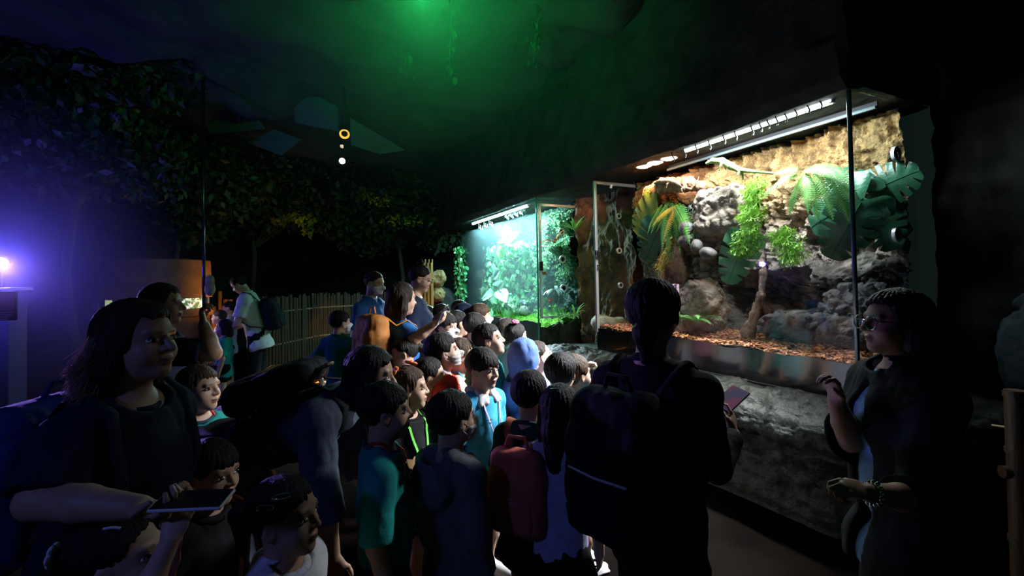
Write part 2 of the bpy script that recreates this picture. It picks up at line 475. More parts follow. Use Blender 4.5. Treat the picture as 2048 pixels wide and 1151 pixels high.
# overhanging rock above the tanks
def hood():
    # profile (w, z) swept along u
    prof = [(1.0, TOP+.02), (.5, TOP+.02), (.03, TOP-.005), (-.05, TOP-.02), (-.13, TOP+.05), (-.15, TOP+.25), (-.10, TOP+.6), (-.13, TOP+1.1), (-.12, 4.5)]
    us = np.concatenate([np.linspace(-.02, 8.2, 260)])
    pr = []
    for i in range(len(prof)-1):
        for t in np.linspace(0, 1, 9)[:-1]: pr.append(np.array(prof[i])*(1-t)+np.array(prof[i+1])*t)
    pr = np.array(pr+[np.array(prof[-1])])
    V = np.zeros((len(us), len(pr), 3))
    for j, (w, z) in enumerate(pr): V[:, j] = T(us, np.full(len(us), w), np.full(len(us), z))
    d = fbm(V*3.2, 5, 21, .55, True)*.055+fbm(V*1.1, 2, 5)*.06
    amp = np.clip((pr[:, 1]-TOP+.10)/.25, .12, 1)
    V -= TN*(d*amp)[..., None]; V[..., 2] += d*.35*np.clip(amp, 0, .5)
    nu, nv = V.shape[:2]
    # end cap at the near corner
    cap = [(0.0, 0)]
    o = link('trim_1', mesh_np('trim_1', V.reshape(-1, 3), grid_faces(nu, nv, True), True, ['hood_rock']))
    tag(o, 'black rock overhang above both glass tanks', 'rock overhang', kind='structure')
    # side of the overhang over the near end panel
    ws = np.linspace(-.14, 1.0, 60); zs = np.linspace(TOP-.0, 4.5, 50)
    W, Z = np.meshgrid(ws, zs, indexing='ij')
    V = T(np.full(W.shape, -.03), W, Z)
    d = fbm(V*3.2, 5, 22, .55, True)*.05
    V -= TU*(d*np.clip((Z-TOP+.05)/.2, .1, 1)+.02)[..., None]
    o = link('trim_2', mesh_np('trim_2', V.reshape(-1, 3), grid_faces(60, 50, True), True, ['hood_rock']))
    tag(o, 'black rock overhang above the near end of the large tank', 'rock overhang', kind='structure')
hood()

def ledge():
    # outline of the tanks' foot, outward offsets
    path = []
    for w in np.linspace(1.0, .12, 26): path.append((np.array([-.0, w]), np.array([-1., 0])))
    for a in np.linspace(0, pi/2, 22)[1:-1]: path.append((np.array([0.0, .0])+np.array([.12-.12*cos(a)*1, .12-.12*sin(a)]), np.array([-cos(a), -sin(a)])))
    for u in np.linspace(.12, 8.0, 420): path.append((np.array([u, 0.]), np.array([0, -1.])))
    prof = [(-.6, .775), (-.05, .775), (.02, .765), (.14, .745), (.26, .72), (.34, .66), (.37, .58), (.30, .50), (.22, .36), (.20, .2), (.22, .0)]
    pr = []
    for i in range(len(prof)-1):
        k = 4 if i == 0 else 9
        for t in np.linspace(0, 1, k+1)[:-1]: pr.append(np.array(prof[i])*(1-t)+np.array(prof[i+1])*t)
    pr = np.array(pr+[np.array(prof[-1])])
    nu, nv = len(path), len(pr); V = np.zeros((nu, nv, 3))
    for i, (p, n) in enumerate(path):
        bul = 1+.25*fbm(np.array([[p[0]*.9, p[1]*.9, .5]]), 2, 31)[0]
        q = p[None]+n[None]*(pr[:, :1]*np.where(pr[:, :1] > 0, bul, 1))
        zz = pr[:, 1].copy()
        zz -= .10*np.clip((p[0]-3.2)/.6, 0, 1)*np.clip(zz/.775, 0, 1)
        V[i] = T(q[:, 0], q[:, 1], zz)
    d = fbm(V*5.5, 6, 41, .6, True)*.055+fbm(V*18, 3, 47, .5, True)*.012
    amp = np.clip((pr[:, 0]+.06)/.1, 0, 1)*np.where(pr[:, 1] < .05, .2, 1)
    nrm = np.cross(np.gradient(V, axis=1), np.gradient(V, axis=0)); nrm /= np.linalg.norm(nrm, axis=-1, keepdims=True)+1e-9
    sgn = 1 if nrm[200, 12, 2] > 0 else -1
    V += nrm*sgn*(d*amp)[..., None]
    o = link('trim_3', mesh_np('trim_3', V.reshape(-1, 3), grid_faces(nu, nv, True), True, ['ledge_rock']))
    tag(o, 'rough grey wet rock ledge in front of the glass tanks', 'rock ledge', kind='structure')
ledge()

# rock that closes the niche between the tanks
def gap():
    us = np.linspace(2.72, 3.95, 110); zs = np.linspace(.6, TOP+.1, 170)
    U, Z = np.meshgrid(us, zs, indexing='ij')
    e = np.minimum((U-2.72), (3.95-U))/.2
    W = .70+.12*np.clip(e, 0, 1)
    pts = np.stack([U*3.5, Z*1.6, W], -1)
    W = W-.12*fbm(pts, 5, 51, .55, True)-.05*fbm(pts*2.7, 3, 55)
    V = T(U, W, Z)
    o = link('wall_niche', mesh_np('wall_niche', V.reshape(-1, 3), grid_faces(110, 170), True, ['gap_rock']))
    tag(o, 'brown rock face in the niche between the two tanks', 'rock wall', kind='structure')
gap()

# ------------------------------------------------------------------ the two terrariums
GT = .012
def pane(mb, u0, u1, z0, z1, w, th=GT): mb.box(T((u0+u1)/2, w, (z0+z1)/2), (abs(u1-u0), th, z1-z0), TR)
def endpane(mb, u, w0, w1, z0, z1, th=GT): mb.box(T(u, (w0+w1)/2, (z0+z1)/2), (th, abs(w1-w0), z1-z0), TR)

def vent(parent, p, axis, r):
    b = MB(); b.lathe(p, [(r*.62, -.008), (r*.62, .012), (r, .012), (r*1.02, .004), (r, -.008)], axis, 24, 0, False)
    o = b.build('vent', 'alu', parent)
    g = MB(); d, s, t = frame(axis)
    g.lathe(p, [(0.001, .002), (r*.62, .002)], axis, 20, 0, False)
    for a in (0, pi/3, 2*pi/3):
        v = (cos(a)*s+sin(a)*t)*r*.6; g.tube([p-v+d*.006, p+v+d*.006], r*.05, 5)
    g.build('grille', 'black', o)

def door_frame(parent, u, w0, w1, z0, z1, tw=.035):
    b = MB()
    for w in (w0+tw/2, w1-tw/2): b.box(T(u, w, (z0+z1)/2), (.03, tw, z1-z0), TR, bev=.004)
    for z in (z0+tw/2, z1-tw/2): b.box(T(u, (w0+w1)/2, z), (.03, w1-w0-2*tw, tw), TR, bev=.004)
    return b.build('door_frame', 'alu', parent, True)

def terrarium(name, label, u0, u1, z0, zsub, D, teal, rel, rmat):
    t = thing(name, label, 'terrarium', T(u0, 0, z0), world=True)
    parts = []
    b = MB(); pane(b, u0+.002, u1, z0, TOP, .006); parts.append(b.build('front_glass', 'glass_cyan' if teal else 'glass', t))
    b = MB(); endpane(b, u0+.006, .014, D, z0, TOP); parts.append(b.build('near_end_glass', 'glass_end', t))
    b = MB(); endpane(b, u1-.006, .014, D, z0, TOP); parts.append(b.build('far_end_glass', 'glass_end', t))
    b = MB(); b.box(T(u0, 0.004, (z0+TOP)/2), (.022 if not teal else .016, .022, TOP-z0), TR, bev=.005); parts.append(b.build('corner_seal', 'seal_teal' if teal else 'seal', t))
    b = MB(); b.box(T((u0+u1)/2, D/2, z0-.012), (u1-u0, D, .02), TR); parts.append(b.build('base', 'black', t))
    # dark kick board behind the lower front glass, its top edge uneven where the ground is heaped
    us = np.linspace(u0+.02, u1-.02, 120); zt = zsub-.015+.025*fbm(np.stack([us*3, us*0, us*0], 1), 3, 61)
    V = []; 
    for u, zz in zip(us, zt):
        for (w, z) in ((.03, z0), (.03, zz), (.05, zz), (.05, z0)): V.append(T(u, w, z))
    V = np.array(V).reshape(-1, 4, 3); F = grid_faces(120, 4)
    parts.append(link('kick_board', mesh_np('kick_board', V.reshape(-1, 3), F, False, ['black_gloss' if not teal else 'soil']), t))
    if teal:   # the near end has a board as well
        ws = np.linspace(.03, D, 40); V = []
        for w in ws:
            zz = zsub-.10+.10*(w/D)+.02*sin(w*23)
            for (uu, z) in ((u0+.03, z0), (u0+.03, zz), (u0+.05, zz), (u0+.05, z0)): V.append(T(uu, w, z))
        parts.append(link('end_board', mesh_np('end_board', np.array(V), grid_faces(40, 4), False, ['soil']), t))
    # back relief
    nu, nz = int((u1-u0)/.0085), int((TOP-z0)/.0085)
    U, Z = np.meshgrid(np.linspace(u0+.02, u1-.02, nu), np.linspace(zsub-.06, TOP-.02, nz), indexing='ij')
    W, tint = rel(U, Z)
    V = T(U, W, Z)
    parts.append(link('rock_backdrop', mesh_np('rock_backdrop', V.reshape(-1, 3), grid_faces(nu, nz), True, [rmat], tint=tint.reshape(-1, 3) if tint is not None else None), t))
    return t, parts

mat('rock_tank', (1, 1, 1), None, rough=.8, spec=.35, bump=.9, bscale=55, attr=True)

def bump(U, Z, u, z, ru, rz, p, e=2.0):
    q = np.abs((U-u)/ru)**e+np.abs((Z-z)/rz)**e
    return p*np.clip(1-q**(1.5/e), 0, 1)**.6

def rel_one(U, Z):
    w = np.full(U.shape, .80)
    warp = fbm(np.stack([U*2.2, Z*2.2, U*0], -1), 3, 71)
    hi = np.clip((Z-1.55)/.35+.4*warp, 0, 1)                      # ribs above, ledges below
    ribs = fbm(np.stack([U*5.5+.7*warp, Z*1.1, U*0+.3], -1), 4, 73, .55, True)+.3*fbm(np.stack([U*9, Z*9, U*0], -1), 3, 74, .6, True)
    strata = fbm(np.stack([U*2.0, Z*6.5+warp*1.5, U*0+.7], -1), 5, 75, .6, True)
    w = w-.20*ribs*hi-.13*strata*(1-hi)
    f1, f2, cid = worley(np.stack([U*13+warp, Z*11+warp, U*0], -1), 77)
    w = w-.045*np.clip((f2-f1)*2.2, 0, 1)*(1-.8*hi)
    w = w-.03*fbm(np.stack([U*18, Z*18, U*0], -1), 4, 79, .6, True)
    B = np.zeros(U.shape)
    def bp(px, py, ru, rz, p, e=2.0, wp=.6):
        u, z = uz(px, py, wp); return bump(U+.05*warp, Z+.03*warp, u, z, ru, rz, p, e)
    for a in ((1345, 385, .36, .20, .26, 3), (1300, 420, .2, .36, .2, 3), (1570, 380, .34, .22, .12, 2), (1440, 362, .3, .14, .2, 3), (1560, 645, .32, .10, .2, 2),
              (1640, 650, .3, .16, .22, 2.2), (1690, 610, .22, .16, .12, 2), (1640, 560, .22, .12, .14, 2), (1395, 545, .16, .22, .12, 3)):
        B = np.maximum(B, bp(*a))
    w = w-B
    for a in ((1480, 600, .30, .28, .50, 3), (1465, 492, .2, .12, .40, 3), (1570, 590, .26, .24, .35, 2.5), (1665, 490, .3, .25, .25, 2)):
        w = w+bp(*a)*np.clip(1-B/.12, 0, 1)
    near = np.clip((.55-U)/.3, 0, 1)
    w = np.clip(np.maximum(w, .64*near), .25, 1.3)
    # ochre above, grey brown blocks, cool grey with painted shade below right, rusty cork at the upper left
    n = fbm(np.stack([U*5, Z*5, U*0], -1), 4, 81)[..., None]*.5+.5
    och = np.array([.46, .29, .11]); gry = np.array([.40, .34, .27]); rust = np.array([.56, .20, .07])
    h = np.clip((Z-1.9)/.45, 0, 1)[..., None]
    c = gry*(1-h)+och*h
    ur, _ = uz(1560, 560, .6)
    low = (np.clip((1.85-Z)/.4, 0, 1)*np.clip((ur-U+.3)/.5, .35, 1))[..., None]
    c = c*(1-low)+np.array([.10, .10, .11])*low  # shade of the dark hollows put into the colour
    uc, zc = uz(1335, 372, .5); rr = np.clip(1.3-np.sqrt(((U-uc)/.46)**2+((Z-zc)/.33)**2), 0, 1)[..., None]
    c = c*(1-rr)+rust*rr
    c = c*(.35+1.0*n)
    c = c*(.5+.5*np.clip((f2-f1)*3, 0, 1))[..., None]
    return w, np.clip(c, .01, 1)

def rel_two(U, Z):
    w = np.full(U.shape, .74)
    warp = fbm(np.stack([U*1.8, Z*1.8, U*0], -1), 3, 91)
    w = w-.14*fbm(np.stack([U*3, Z*2.6+warp, U*0], -1), 5, 93, .6, True)-.04*fbm(np.stack([U*12, Z*12, U*0], -1), 4, 95)
    B = np.zeros(U.shape)
    for (u, z, ru, rz, p, e) in ((4.05, 2.06, .5, .16, .32, 2.5), (4.3, 2.45, .6, .2, .2, 3), (4.7, 1.6, .22, .5, .18, 2.5), (5.3, 1.15, .3, .25, .3, 2), (5.9, 1.2, .35, .3, .2, 2)):
        B = np.maximum(B, bump(U+.06*warp, Z+.05*warp, u, z, ru, rz, p, e))
    w = np.clip(w-B, .2, .85)
    n = fbm(np.stack([U*6, Z*6, U*0], -1), 4, 97)[..., None]*.5+.5
    c = np.array([.05, .075, .07])*(.4+n)+np.array([.02, .06, .02])*np.clip((Z-1.2)/1, 0, 1)[..., None]
    return w, c

L1, L2a, L2b = 2.695, 3.977, 7.06
tank, parts = terrarium('terrarium', 'large lit glass terrarium of brown rock with hanging ferns and lizards', 0, L1, .785, 1.04, .8, False, rel_one, 'rock_tank')
TK1 = list(parts)
tank2, parts2 = terrarium('terrarium', 'smaller bluish glass terrarium full of ivy and moss behind the children', L2a, L2b, .66, 1.0, .82, True, rel_two, 'rock_tank')

def chips(name, u0, u1, z, D, n, label, m, par=None):
    """heap of wood chips over a soil bed: nobody could count them"""
    nu, nw = 140, 50
    U, W = np.meshgrid(np.linspace(u0+.02, u1-.02, nu), np.linspace(.055, D, nw), indexing='ij')
    def hgt(U, W): return z+.06*np.clip(W/.5, 0, 1)+.05*fbm(np.stack([U*2.5, W*2.5, U*0], -1), 3, 101)+.02*(W < .1)
    V = T(U, W, hgt(U, W)); Vs = [V.reshape(-1, 3)]; F = [grid_faces(nu, nw, True)]; tint = [np.full((nu*nw, 3), .35)]
    rg = np.random.RandomState(5); k = nu*nw
    cu = rg.uniform(u0+.05, u1-.05, n); cw = rg.uniform(.06, D-.15, n)**1.0; cz = hgt(cu, cw)+rg.uniform(0, .022, n)
    base = np.array([(-1, -.6, -.12), (1, -.5, -.12), (.8, .6, -.1), (-.9, .5, -.1), (-.9, -.5, .12), (.9, -.45, .15), (.7, .5, .1), (-.8, .45, .14)])
    bf = np.array([(0, 3, 2, 1), (4, 5, 6, 7), (0, 1, 5, 4), (1, 2, 6, 5), (2, 3, 7, 6), (3, 0, 4, 7)])
    for i in range(n):
        R = mRz(rg.uniform(0, 6.3)) @ mRx(rg.uniform(-.5, .5)) @ mRy(rg.uniform(-.5, .5))
        v = (base*(1+.3*rg.uniform(-1, 1, (8, 3)))*np.array([rg.uniform(.012, .03), rg.uniform(.01, .02), rg.uniform(.02, .05)])) @ R.T
        Vs.append(v+T(cu[i], cw[i], cz[i])); F.append(bf+k); k += 8
        tint.append(np.full((8, 3), rg.uniform(.5, 1.3))*np.array([1, rg.uniform(.8, 1.1), rg.uniform(.7, 1.2)]))
    o = link(name, mesh_np(name, np.concatenate(Vs), np.concatenate(F), False, [m], tint=np.concatenate(tint)))
    return tag(o, label, 'wood chips', kind='stuff')
chips('wood_chips', 0, L1, 1.0, .66, 3200, 'orange brown wood chips covering the floor of the large terrarium', 'chips')

def moss_floor():
    nu, nw = 220, 70
    U, W = np.meshgrid(np.linspace(L2a+.055, L2b-.02, nu), np.linspace(.055, .80, nw), indexing='ij')
    h = .88+.16*np.clip(W/.5, 0, 1)+.05*fbm(np.stack([U*3, W*3, U*0], -1), 3, 103)+.02*fbm(np.stack([U*25, W*25, U*0], -1), 3, 105)
    h -= .08*np.clip((4.4-U)/.5, 0, 1)*np.clip(1-W*2, 0, 1)
    V = T(U, W, h).reshape(-1, 3); Vs = [V]; Fs = [tuple(f) for f in grid_faces(nu, nw, True)]; k = len(V)
    rg = np.random.RandomState(9); add = []
    for i in range(9000):
        a, b = rg.randint(nu), rg.randint(nw); p = T(U[a, b], W[a, b], h[a, b])
        d = np.array([rg.normal()*.4, rg.normal()*.4, 1]); L_ = rg.uniform(.012, .035); s = np.array([rg.normal(), rg.normal(), 0])*.003
        add += [p-s, p+s, p+d*L_]; Fs.append((k, k+1, k+2)); k += 3
    o = link('moss', mesh_np('moss', np.concatenate([V, np.array(add)]), Fs, True, ['moss']))
    tag(o, 'bright green moss carpet on the floor of the bluish terrarium', 'moss', kind='stuff')
moss_floor()

# fittings of the large tank: left door, vents, top rail, mist nozzles
df = door_frame(tank, L1-.02, .02, .78, .98, TOP-.03); TK1.append(df)
b = MB(); b.box(T(L1-.045, .035, 1.86), (.03, .05, .10), TR, bev=.006); b.build('door_latch', 'chrome', df)
b = MB(); b.box(T(L1-.045, .06, 1.72), (.02, .06, .07), TR, bev=.006); b.build('door_lock', 'chrome', df)
for (px, py) in ((1237, 432), (1238, 501), (1241, 570)):
    p = onplane(px, py, T(L1-.02, 0, 0), TU); vent(tank, p, -TU, .035)
p = onplane(1269, 404, T(L1-.02, 0, 0), TU); b = MB(); b.box(p, (.01, .05, .06), TR, bev=.004); o = b.build('thermometer', 'alu', tank)
b = MB(); b.box(p-TU*.007, (.004, .022, .034), TR); b.build('display', 'black', o)
for (px, py) in ((1791, 308), (1793, 469)):
    p = onplane(px, py, T(0.006, 0, 0), TU); vent(tank, p, -TU, .05)
pa, pb = at(1335, 341, .42), at(1752, 212, .42)
b = MB(); c = (pa+pb)/2; b.box(c, (np.linalg.norm(pb-pa), .022, .022), TR, bev=.003); b.build('top_rail', 'rail_dark', tank)
b = MB(); b.box(c+UP*.02+TN*.02, (np.linalg.norm(pb-pa), .014, .05), TR); b.build('top_board', 'black', tank)
# tank two: its near end is a door
df2 = door_frame(tank2, L2a-.005, .03, .80, 1.05, TOP-.08)
b = MB(); b.box(T(L2a-.03, .045, 1.78), (.03, .05, .13), TR, bev=.006); b.build('door_lock', 'black', df2)
b = MB(); b.box(T(L2a-.03, .09, 1.68), (.006, .06, .05), TR @ mRy(.5)); b.build('tag', 'hood_tan', df2)
for z in (2.28, 1.45):
    b = MB(); b.box(T(L2a-.03, .75, z), (.05, .10, .17), TR, bev=.008); b.build('hinge', 'black', df2)
b = MB(); b.box(T(L2a-.02, .72, 1.13), (.03, .05, .08), TR, bev=.006); b.build('clip', 'alu', df2)
for (px, py, r) in ((1123, 463, .05), (1125, 518, .055), (1127, 576, .058)):
    p = onplane(px, py, T(L2a-.02, 0, 0), TU); vent(tank2, p, -TU, r)

def strip(name, label, p0, p1, m, r=.014, n=1, holder='alu'):
    p0, p1 = np.array(p0), np.array(p1); c = (p0+p1)/2
    t = thing(name, label, 'lamp', c); d = (p1-p0); L_ = np.linalg.norm(d); d /= L_
    off = Matrix.Translation(-Vector(c))
    b = MB(); b.tube(np.linspace(p0, p1, 4), r, 10); o = b.build('tube', m, t); o.data.transform(off)
    b = MB(); b.box(c+UP*.024, (L_+.06, .05, .018), TR, bev=.004)
    for e in (p0, p1): b.box(e, (.03, .034, .034), TR, bev=.004)
    o = b.build('holder', holder, t); o.data.transform(off)
    return t
# tube lamp at the top of the large tank
q0, q1 = at(1372, 301, .10), at(1664, 200, .10); q1[2] = q0[2] = (q0[2]+q1[2])/2
LAMP1 = (q0, q1)
strip('tube_lamp', 'long white tube lamp under the roof of the large terrarium', q0, q1, 'tube_white', .02)
# curling mist hoses hung from the lamp edge
def noz(px, py, i):
    p = at(px, py, .035); b = MB()
    hs = np.array([p+UP*.05, p+UP*.02-TN*.012, p-UP*.03-TN*.002, p-UP*.055+TN*.02, p-UP*.075+TN*.015])
    b.tube(hs, .006, 6); b.ell(p-UP*.08+TN*.012, (.006, .006, .008), nu=8, nv=6, m=1); b.ell(p+UP*.05, (.02, .012, .02), nu=10, nv=6)
    o = b.build('mist_nozzle', ['black', 'black_gloss'])
    return tag(o, 'small black mist nozzle hung along the lamp edge of the large terrarium', 'nozzle', 'mist nozzles along the lamp')
for i, (px, py) in enumerate(((1640, 200), (1615, 210), (1590, 219), (1570, 228), (1552, 236), (1535, 243), (1520, 250), (1503, 257), (1470, 268), (1447, 276), (1418, 288), (1392, 296), (1368, 305), (1345, 313))):
    noz(px, py-8, i)
# heat lamps
def heat(px, py, w, r, label):
    p = at(px, py, w); t = thing('heat_lamp', label, 'lamp', p, group='warm heat lamps')
    b = MB(); b.lathe((0, 0, 0), [(.03, .10), (r*.6, .085), (r*1.02, .0), (r, -.004), (r*.94, 0.004), (r*.55, .06)], UP, 24, cap=False); b.build('shade', 'alu', t)
    b = MB(); b.lathe((0, 0, 0), [(.001, -.022), (r*.5, -.017), (r*.8, -.006), (r*.93, .006)], UP, 24, cap=False); b.build('bulb', 'lamp_warm', t)
    return p
HEAT = [heat(1337, 316, .22, .085, 'warm heat lamp nearest the white tube lamp in the large terrarium'),
        heat(1309, 325, .22, .085, 'warm heat lamp in the middle of three under the terrarium roof'),
        heat(1287, 332, .22, .085, 'warm heat lamp leftmost of three under the terrarium roof'),
        heat(1193, 366, .45, .085, 'warm heat lamp by itself above the left glass door')]
# cool strip of tank two
q0, q1 = at(1056, 412, .10), at(946, 446, .10); q1[2] = q0[2] = (q0[2]+q1[2])/2
LAMP2 = (q0, q1)
strip('tube_lamp', 'bright cyan white strip lamp under the roof of the bluish terrarium', q0, q1, 'strip_cyan', .022)
for k, (x0, y0, x1, y1) in enumerate(((1010, 424, 1050, 412), (958, 446, 985, 437))):
    g = MB()
    for i in range(14 if k == 0 else 9):
        t_ = i/(13 if k == 0 else 8); p = at(x0+(x1-x0)*t_, y0+(y1-y0)*t_+9+(i % 3)*3, .03)
        g.ell(p, (.014, .012, .022), nu=8, nv=6); g.tube([p+UP*.02, p+UP*.07], .004, 5)
    tag(g.build('drip_nozzle_bar', 'alu'), ('long' if k == 0 else 'short')+' row of droplet nozzles hanging at the top of the bluish terrarium', 'nozzle bar')

def water_bowl():
    p = at(1217, 668, .34); p[2] = 1.0
    f = Field(); f.ell((0, 0, .06), (.21, .17, .12)); f.ell((0, 0, .17), (.15, .11, .10), op='s', k=.02); f.cut(lambda X, Y, Z: Z-.13+.02*np.sin(X*14), .01)
    f.disp(lambda X, Y, Z: .012*fbm(np.stack([X*12, Y*12, Z*12], -1), 3, 7))
    V, F = f.mesh(.008)
    o = link('stone_bowl', mesh_np('stone_bowl', V, F, True, ['bowl_stone'])); o.location = p
    tag(o, 'rough stone water bowl behind the left glass door of the large terrarium', 'bowl')
water_bowl()
# ------------------------------------------------------------------ plant shapes
def basis(d, n):
    d = np.asarray(d, float); d = d/np.linalg.norm(d); n = np.asarray(n, float); n = n-d*(n@d); n /= np.linalg.norm(n)
    return np.stack([np.cross(d, n), d, n], 1)
def monstera(p, d, n, L_, W_, droop=.25, slots=5, seed=0):
    rg = np.random.RandomState(seed); ns, nt_ = 90, 9; mb = MB()
    B = basis(d, n)
    for side in (-1, 1):
        s = np.linspace(-.02, 1, ns); V = np.zeros((ns, nt_, 3))
        prof = np.interp(s, [-.02, .05, .2, .45, .7, .9, 1], [.50, .80, 1.0, .92, .66, .30, .0])*W_*.5
        sl = np.zeros(ns)
        for k in range(slots):
            c = .24+.62*(k+.5*(side > 0))/slots+rg.uniform(-.02, .02)
            sl = np.maximum(sl, np.clip(1-np.abs(s-c)/.022, 0, 1)**.5*rg.uniform(.55, .8))
        for j in range(nt_):
            t = j/(nt_-1); tt = np.minimum(t, 1-sl*.95)
            x = tt*prof; y = L_*s+x*(-.75+1.5*s)
            z = -droop*L_*np.clip(y/L_, 0, 2)**2-.45*x*x/W_+.012*L_*np.sin(s*slots*2*pi)*tt
            V[:, j] = np.stack([side*x, y, z], 1)
        mb.add((V.reshape(-1, 3)) @ B.T+p, [tuple(f) for f in grid_faces(ns, nt_, side < 0)])
    mr = np.array([[0, L_*t, -droop*L_*t*t+.002] for t in np.linspace(0, .97, 12)]) @ B.T+p
    mb.tube(mr, np.linspace(.004, .001, 12)*L_/.25, 5)
    return mb
def frond(mb, p, d, L_, W_, droop=.5, n=22, up=UP, sub=True, seed=0, m=0):
    rg = np.random.RandomState(seed); d = np.asarray(d, float)/np.linalg.norm(d); pts = [np.asarray(p, float)]; v = d.copy(); st = L_/n
    for i in range(n): v = v-np.array([0, 0, droop*1.6/n]); v /= np.linalg.norm(v); pts.append(pts[-1]+v*st)
    pts = np.array(pts); mb.tube(pts, np.linspace(.0028, .0008, n+1), 4, m)
    T_ = np.gradient(pts, axis=0); T_ /= np.linalg.norm(T_, axis=1)[:, None]
    for i in range(2, n+1):
        t = i/n; w = W_*.5*min(1, 2.6*(1-t)+.12)*min(1, .45+t*2.2)
        s = np.cross(T_[i], up); s /= np.linalg.norm(s)+1e-9; nn = np.cross(s, T_[i])
        for sg in (-1, 1):
            q = s*sg*.92+T_[i]*.38; q /= np.linalg.norm(q); c = np.cross(q, nn); b = st*.42
            tip = pts[i]+q*w-nn*w*.25
            if sub:
                # toothed leaflet: a slim spine with small teeth on both edges
                k = 5; V = []; Fc = []
                for a in range(k+1):
                    f = a/k; ctr = pts[i]*(1-f)+tip*f+nn*.02*w*sin(pi*f); hw = b*(1.15-f)*(1.25 if a % 2 == 0 else .7)
                    V += [ctr-c*hw, ctr+c*hw]
                for a in range(k): Fc.append((2*a, 2*a+1, 2*a+3, 2*a+2))
                mb.add(V, Fc, m)
            else:
                mid = pts[i]+q*w*.5-nn*w*.06
                mb.add([pts[i], mid-c*b, tip, mid+c*b], [(0, 1, 2, 3)], m)
    return mb
def fork(mb, p, d, n, L_, w, depth, rg):
    d = d/np.linalg.norm(d); s = np.cross(d, n); s /= np.linalg.norm(s)+1e-9; e = p+d*L_
    mb.add([p-s*w, p+s*w, e+s*w*1.25, e-s*w*1.25], [(0, 1, 2, 3)])
    if depth == 0:
        mb.add([e-s*w*1.25, e+s*w*1.25, e+d*L_*.35], [(0, 1, 2)]); return
    for a in (-1, 1):
        fork(mb, e, d*.8+s*a*rg.uniform(.35, .8)+n*rg.normal()*.25-np.array([0, 0, .18]), n, L_*rg.uniform(.7, .95), w*.88, depth-1, rg)
def small_leaf(mb, p, n, d, L_, w=.8, m=0, cup=.15):
    B = basis(d, n); V = np.array([(0, 0, 0), (.38*w, .22, cup*.3), (.5*w, .5, cup*.4), (.28*w, .82, .1*cup), (0, 1.05, -cup), (-.28*w, .82, .1*cup), (-.5*w, .5, cup*.4), (-.38*w, .22, cup*.3), (0, .5, 0)])*L_
    mb.add(V @ B.T+p, [(8, 0, 1, 2), (8, 2, 3, 4), (8, 4, 5, 6), (8, 6, 7, 0)], m)
def blade(mb, p, d, L_, w, droop, n=8, up=UP, m=0, fold=.25):
    d = np.asarray(d, float)/np.linalg.norm(d); v = d.copy(); q = np.asarray(p, float).copy(); V = []
    for i in range(n+1):
        t = i/n; s = np.cross(v, up); s /= np.linalg.norm(s)+1e-9; nn = np.cross(s, v)
        ww = w*min(1, .55+2*t)*(1-t**3)+1e-4
        V += [q-s*ww+nn*ww*fold, q, q+s*ww+nn*ww*fold]
        v = v-np.array([0, 0, droop*2/n]); v /= np.linalg.norm(v); q = q+v*L_/n
    mb.add(V, [f for i in range(n) for f in ((3*i, 3*i+1, 3*i+4, 3*i+3), (3*i+1, 3*i+2, 3*i+5, 3*i+4))], m)

RG = np.random.RandomState(11)
def nrm0(v): return np.asarray(v)/np.linalg.norm(v)
OUT = -TN
# ------------------------------------------------------------------ large terrarium
def plant(name, label, cat, loc, group=None): return thing(name, label, cat, loc, world=True, group=group)

p0 = at(1735, 400, .62)
t = plant('monstera', 'large dark green monstera with split leaves at the upper right of the big terrarium', 'plant', p0)
for i, (px, py, w, tx, ty, L_, W_, dr) in enumerate(((1738, 385, .54, 1790, 358, .28, .34, .3), (1726, 396, .42, 1632, 440, .44, .42, .3), (1745, 402, .55, 1778, 478, .36, .32, .2), (1722, 385, .44, 1668, 345, .28, .30, .25), (1722, 404, .38, 1672, 492, .44, .40, .2))):
    a = at(px, py, w); b = at(tx, ty, w-.02); monstera(a, b-a, nrm0(CAM-a)*1.0+UP*.25, L_, W_, dr, seed=i).build('leaf', 'leaf_monstera', t)
b = MB()
for (px, py, w) in ((1738, 385, .54), (1726, 396, .42), (1745, 402, .55)): b.tube([at(1740, 440, .7), at(1736, 410, .64), at(px, py, w)], .006, 6)
b.build('stem', 'leaf_monstera', t)
t = plant('monstera', 'single drooping monstera leaf in front of the dark hollow in the rock', 'plant', at(1475, 480, .2))
a = at(1490, 478, .2); b = at(1456, 562, .16); monstera(a, b-a, nrm0(CAM-a)+UP*.15, .40, .32, .10, 4, 8).build('leaf', 'leaf_monstera_lit', t)
b = MB(); b.tube([at(1500, 420, .42), at(1492, 445, .30), a], .005, 6); b.build('stem', 'leaf_monstera', t)
t = plant('monstera', 'yellowish split monstera leaf beside the left glass door', 'plant', at(1290, 420, .35))
a = at(1316, 416, .30); b = at(1262, 480, .30); monstera(a, b-a, nrm0(CAM-a)+UP*.3, .46, .48, .15, 5, 3).build('leaf', 'leaf_monstera_pale', t)
a = at(1318, 455, .34); b = at(1288, 525, .34); monstera(a, b-a, nrm0(CAM-a)+UP*.2, .42, .40, .15, 5, 4).build('leaf', 'leaf_monstera', t)
b = MB(); b.tube([at(1330, 405, .5), at(1325, 412, .4), at(1318, 420, .34)], .005, 6); b.tube([at(1330, 405, .5), at(1322, 440, .42), at(1318, 455, .4)], .005, 6); b.build('stem', 'leaf_monstera', t)

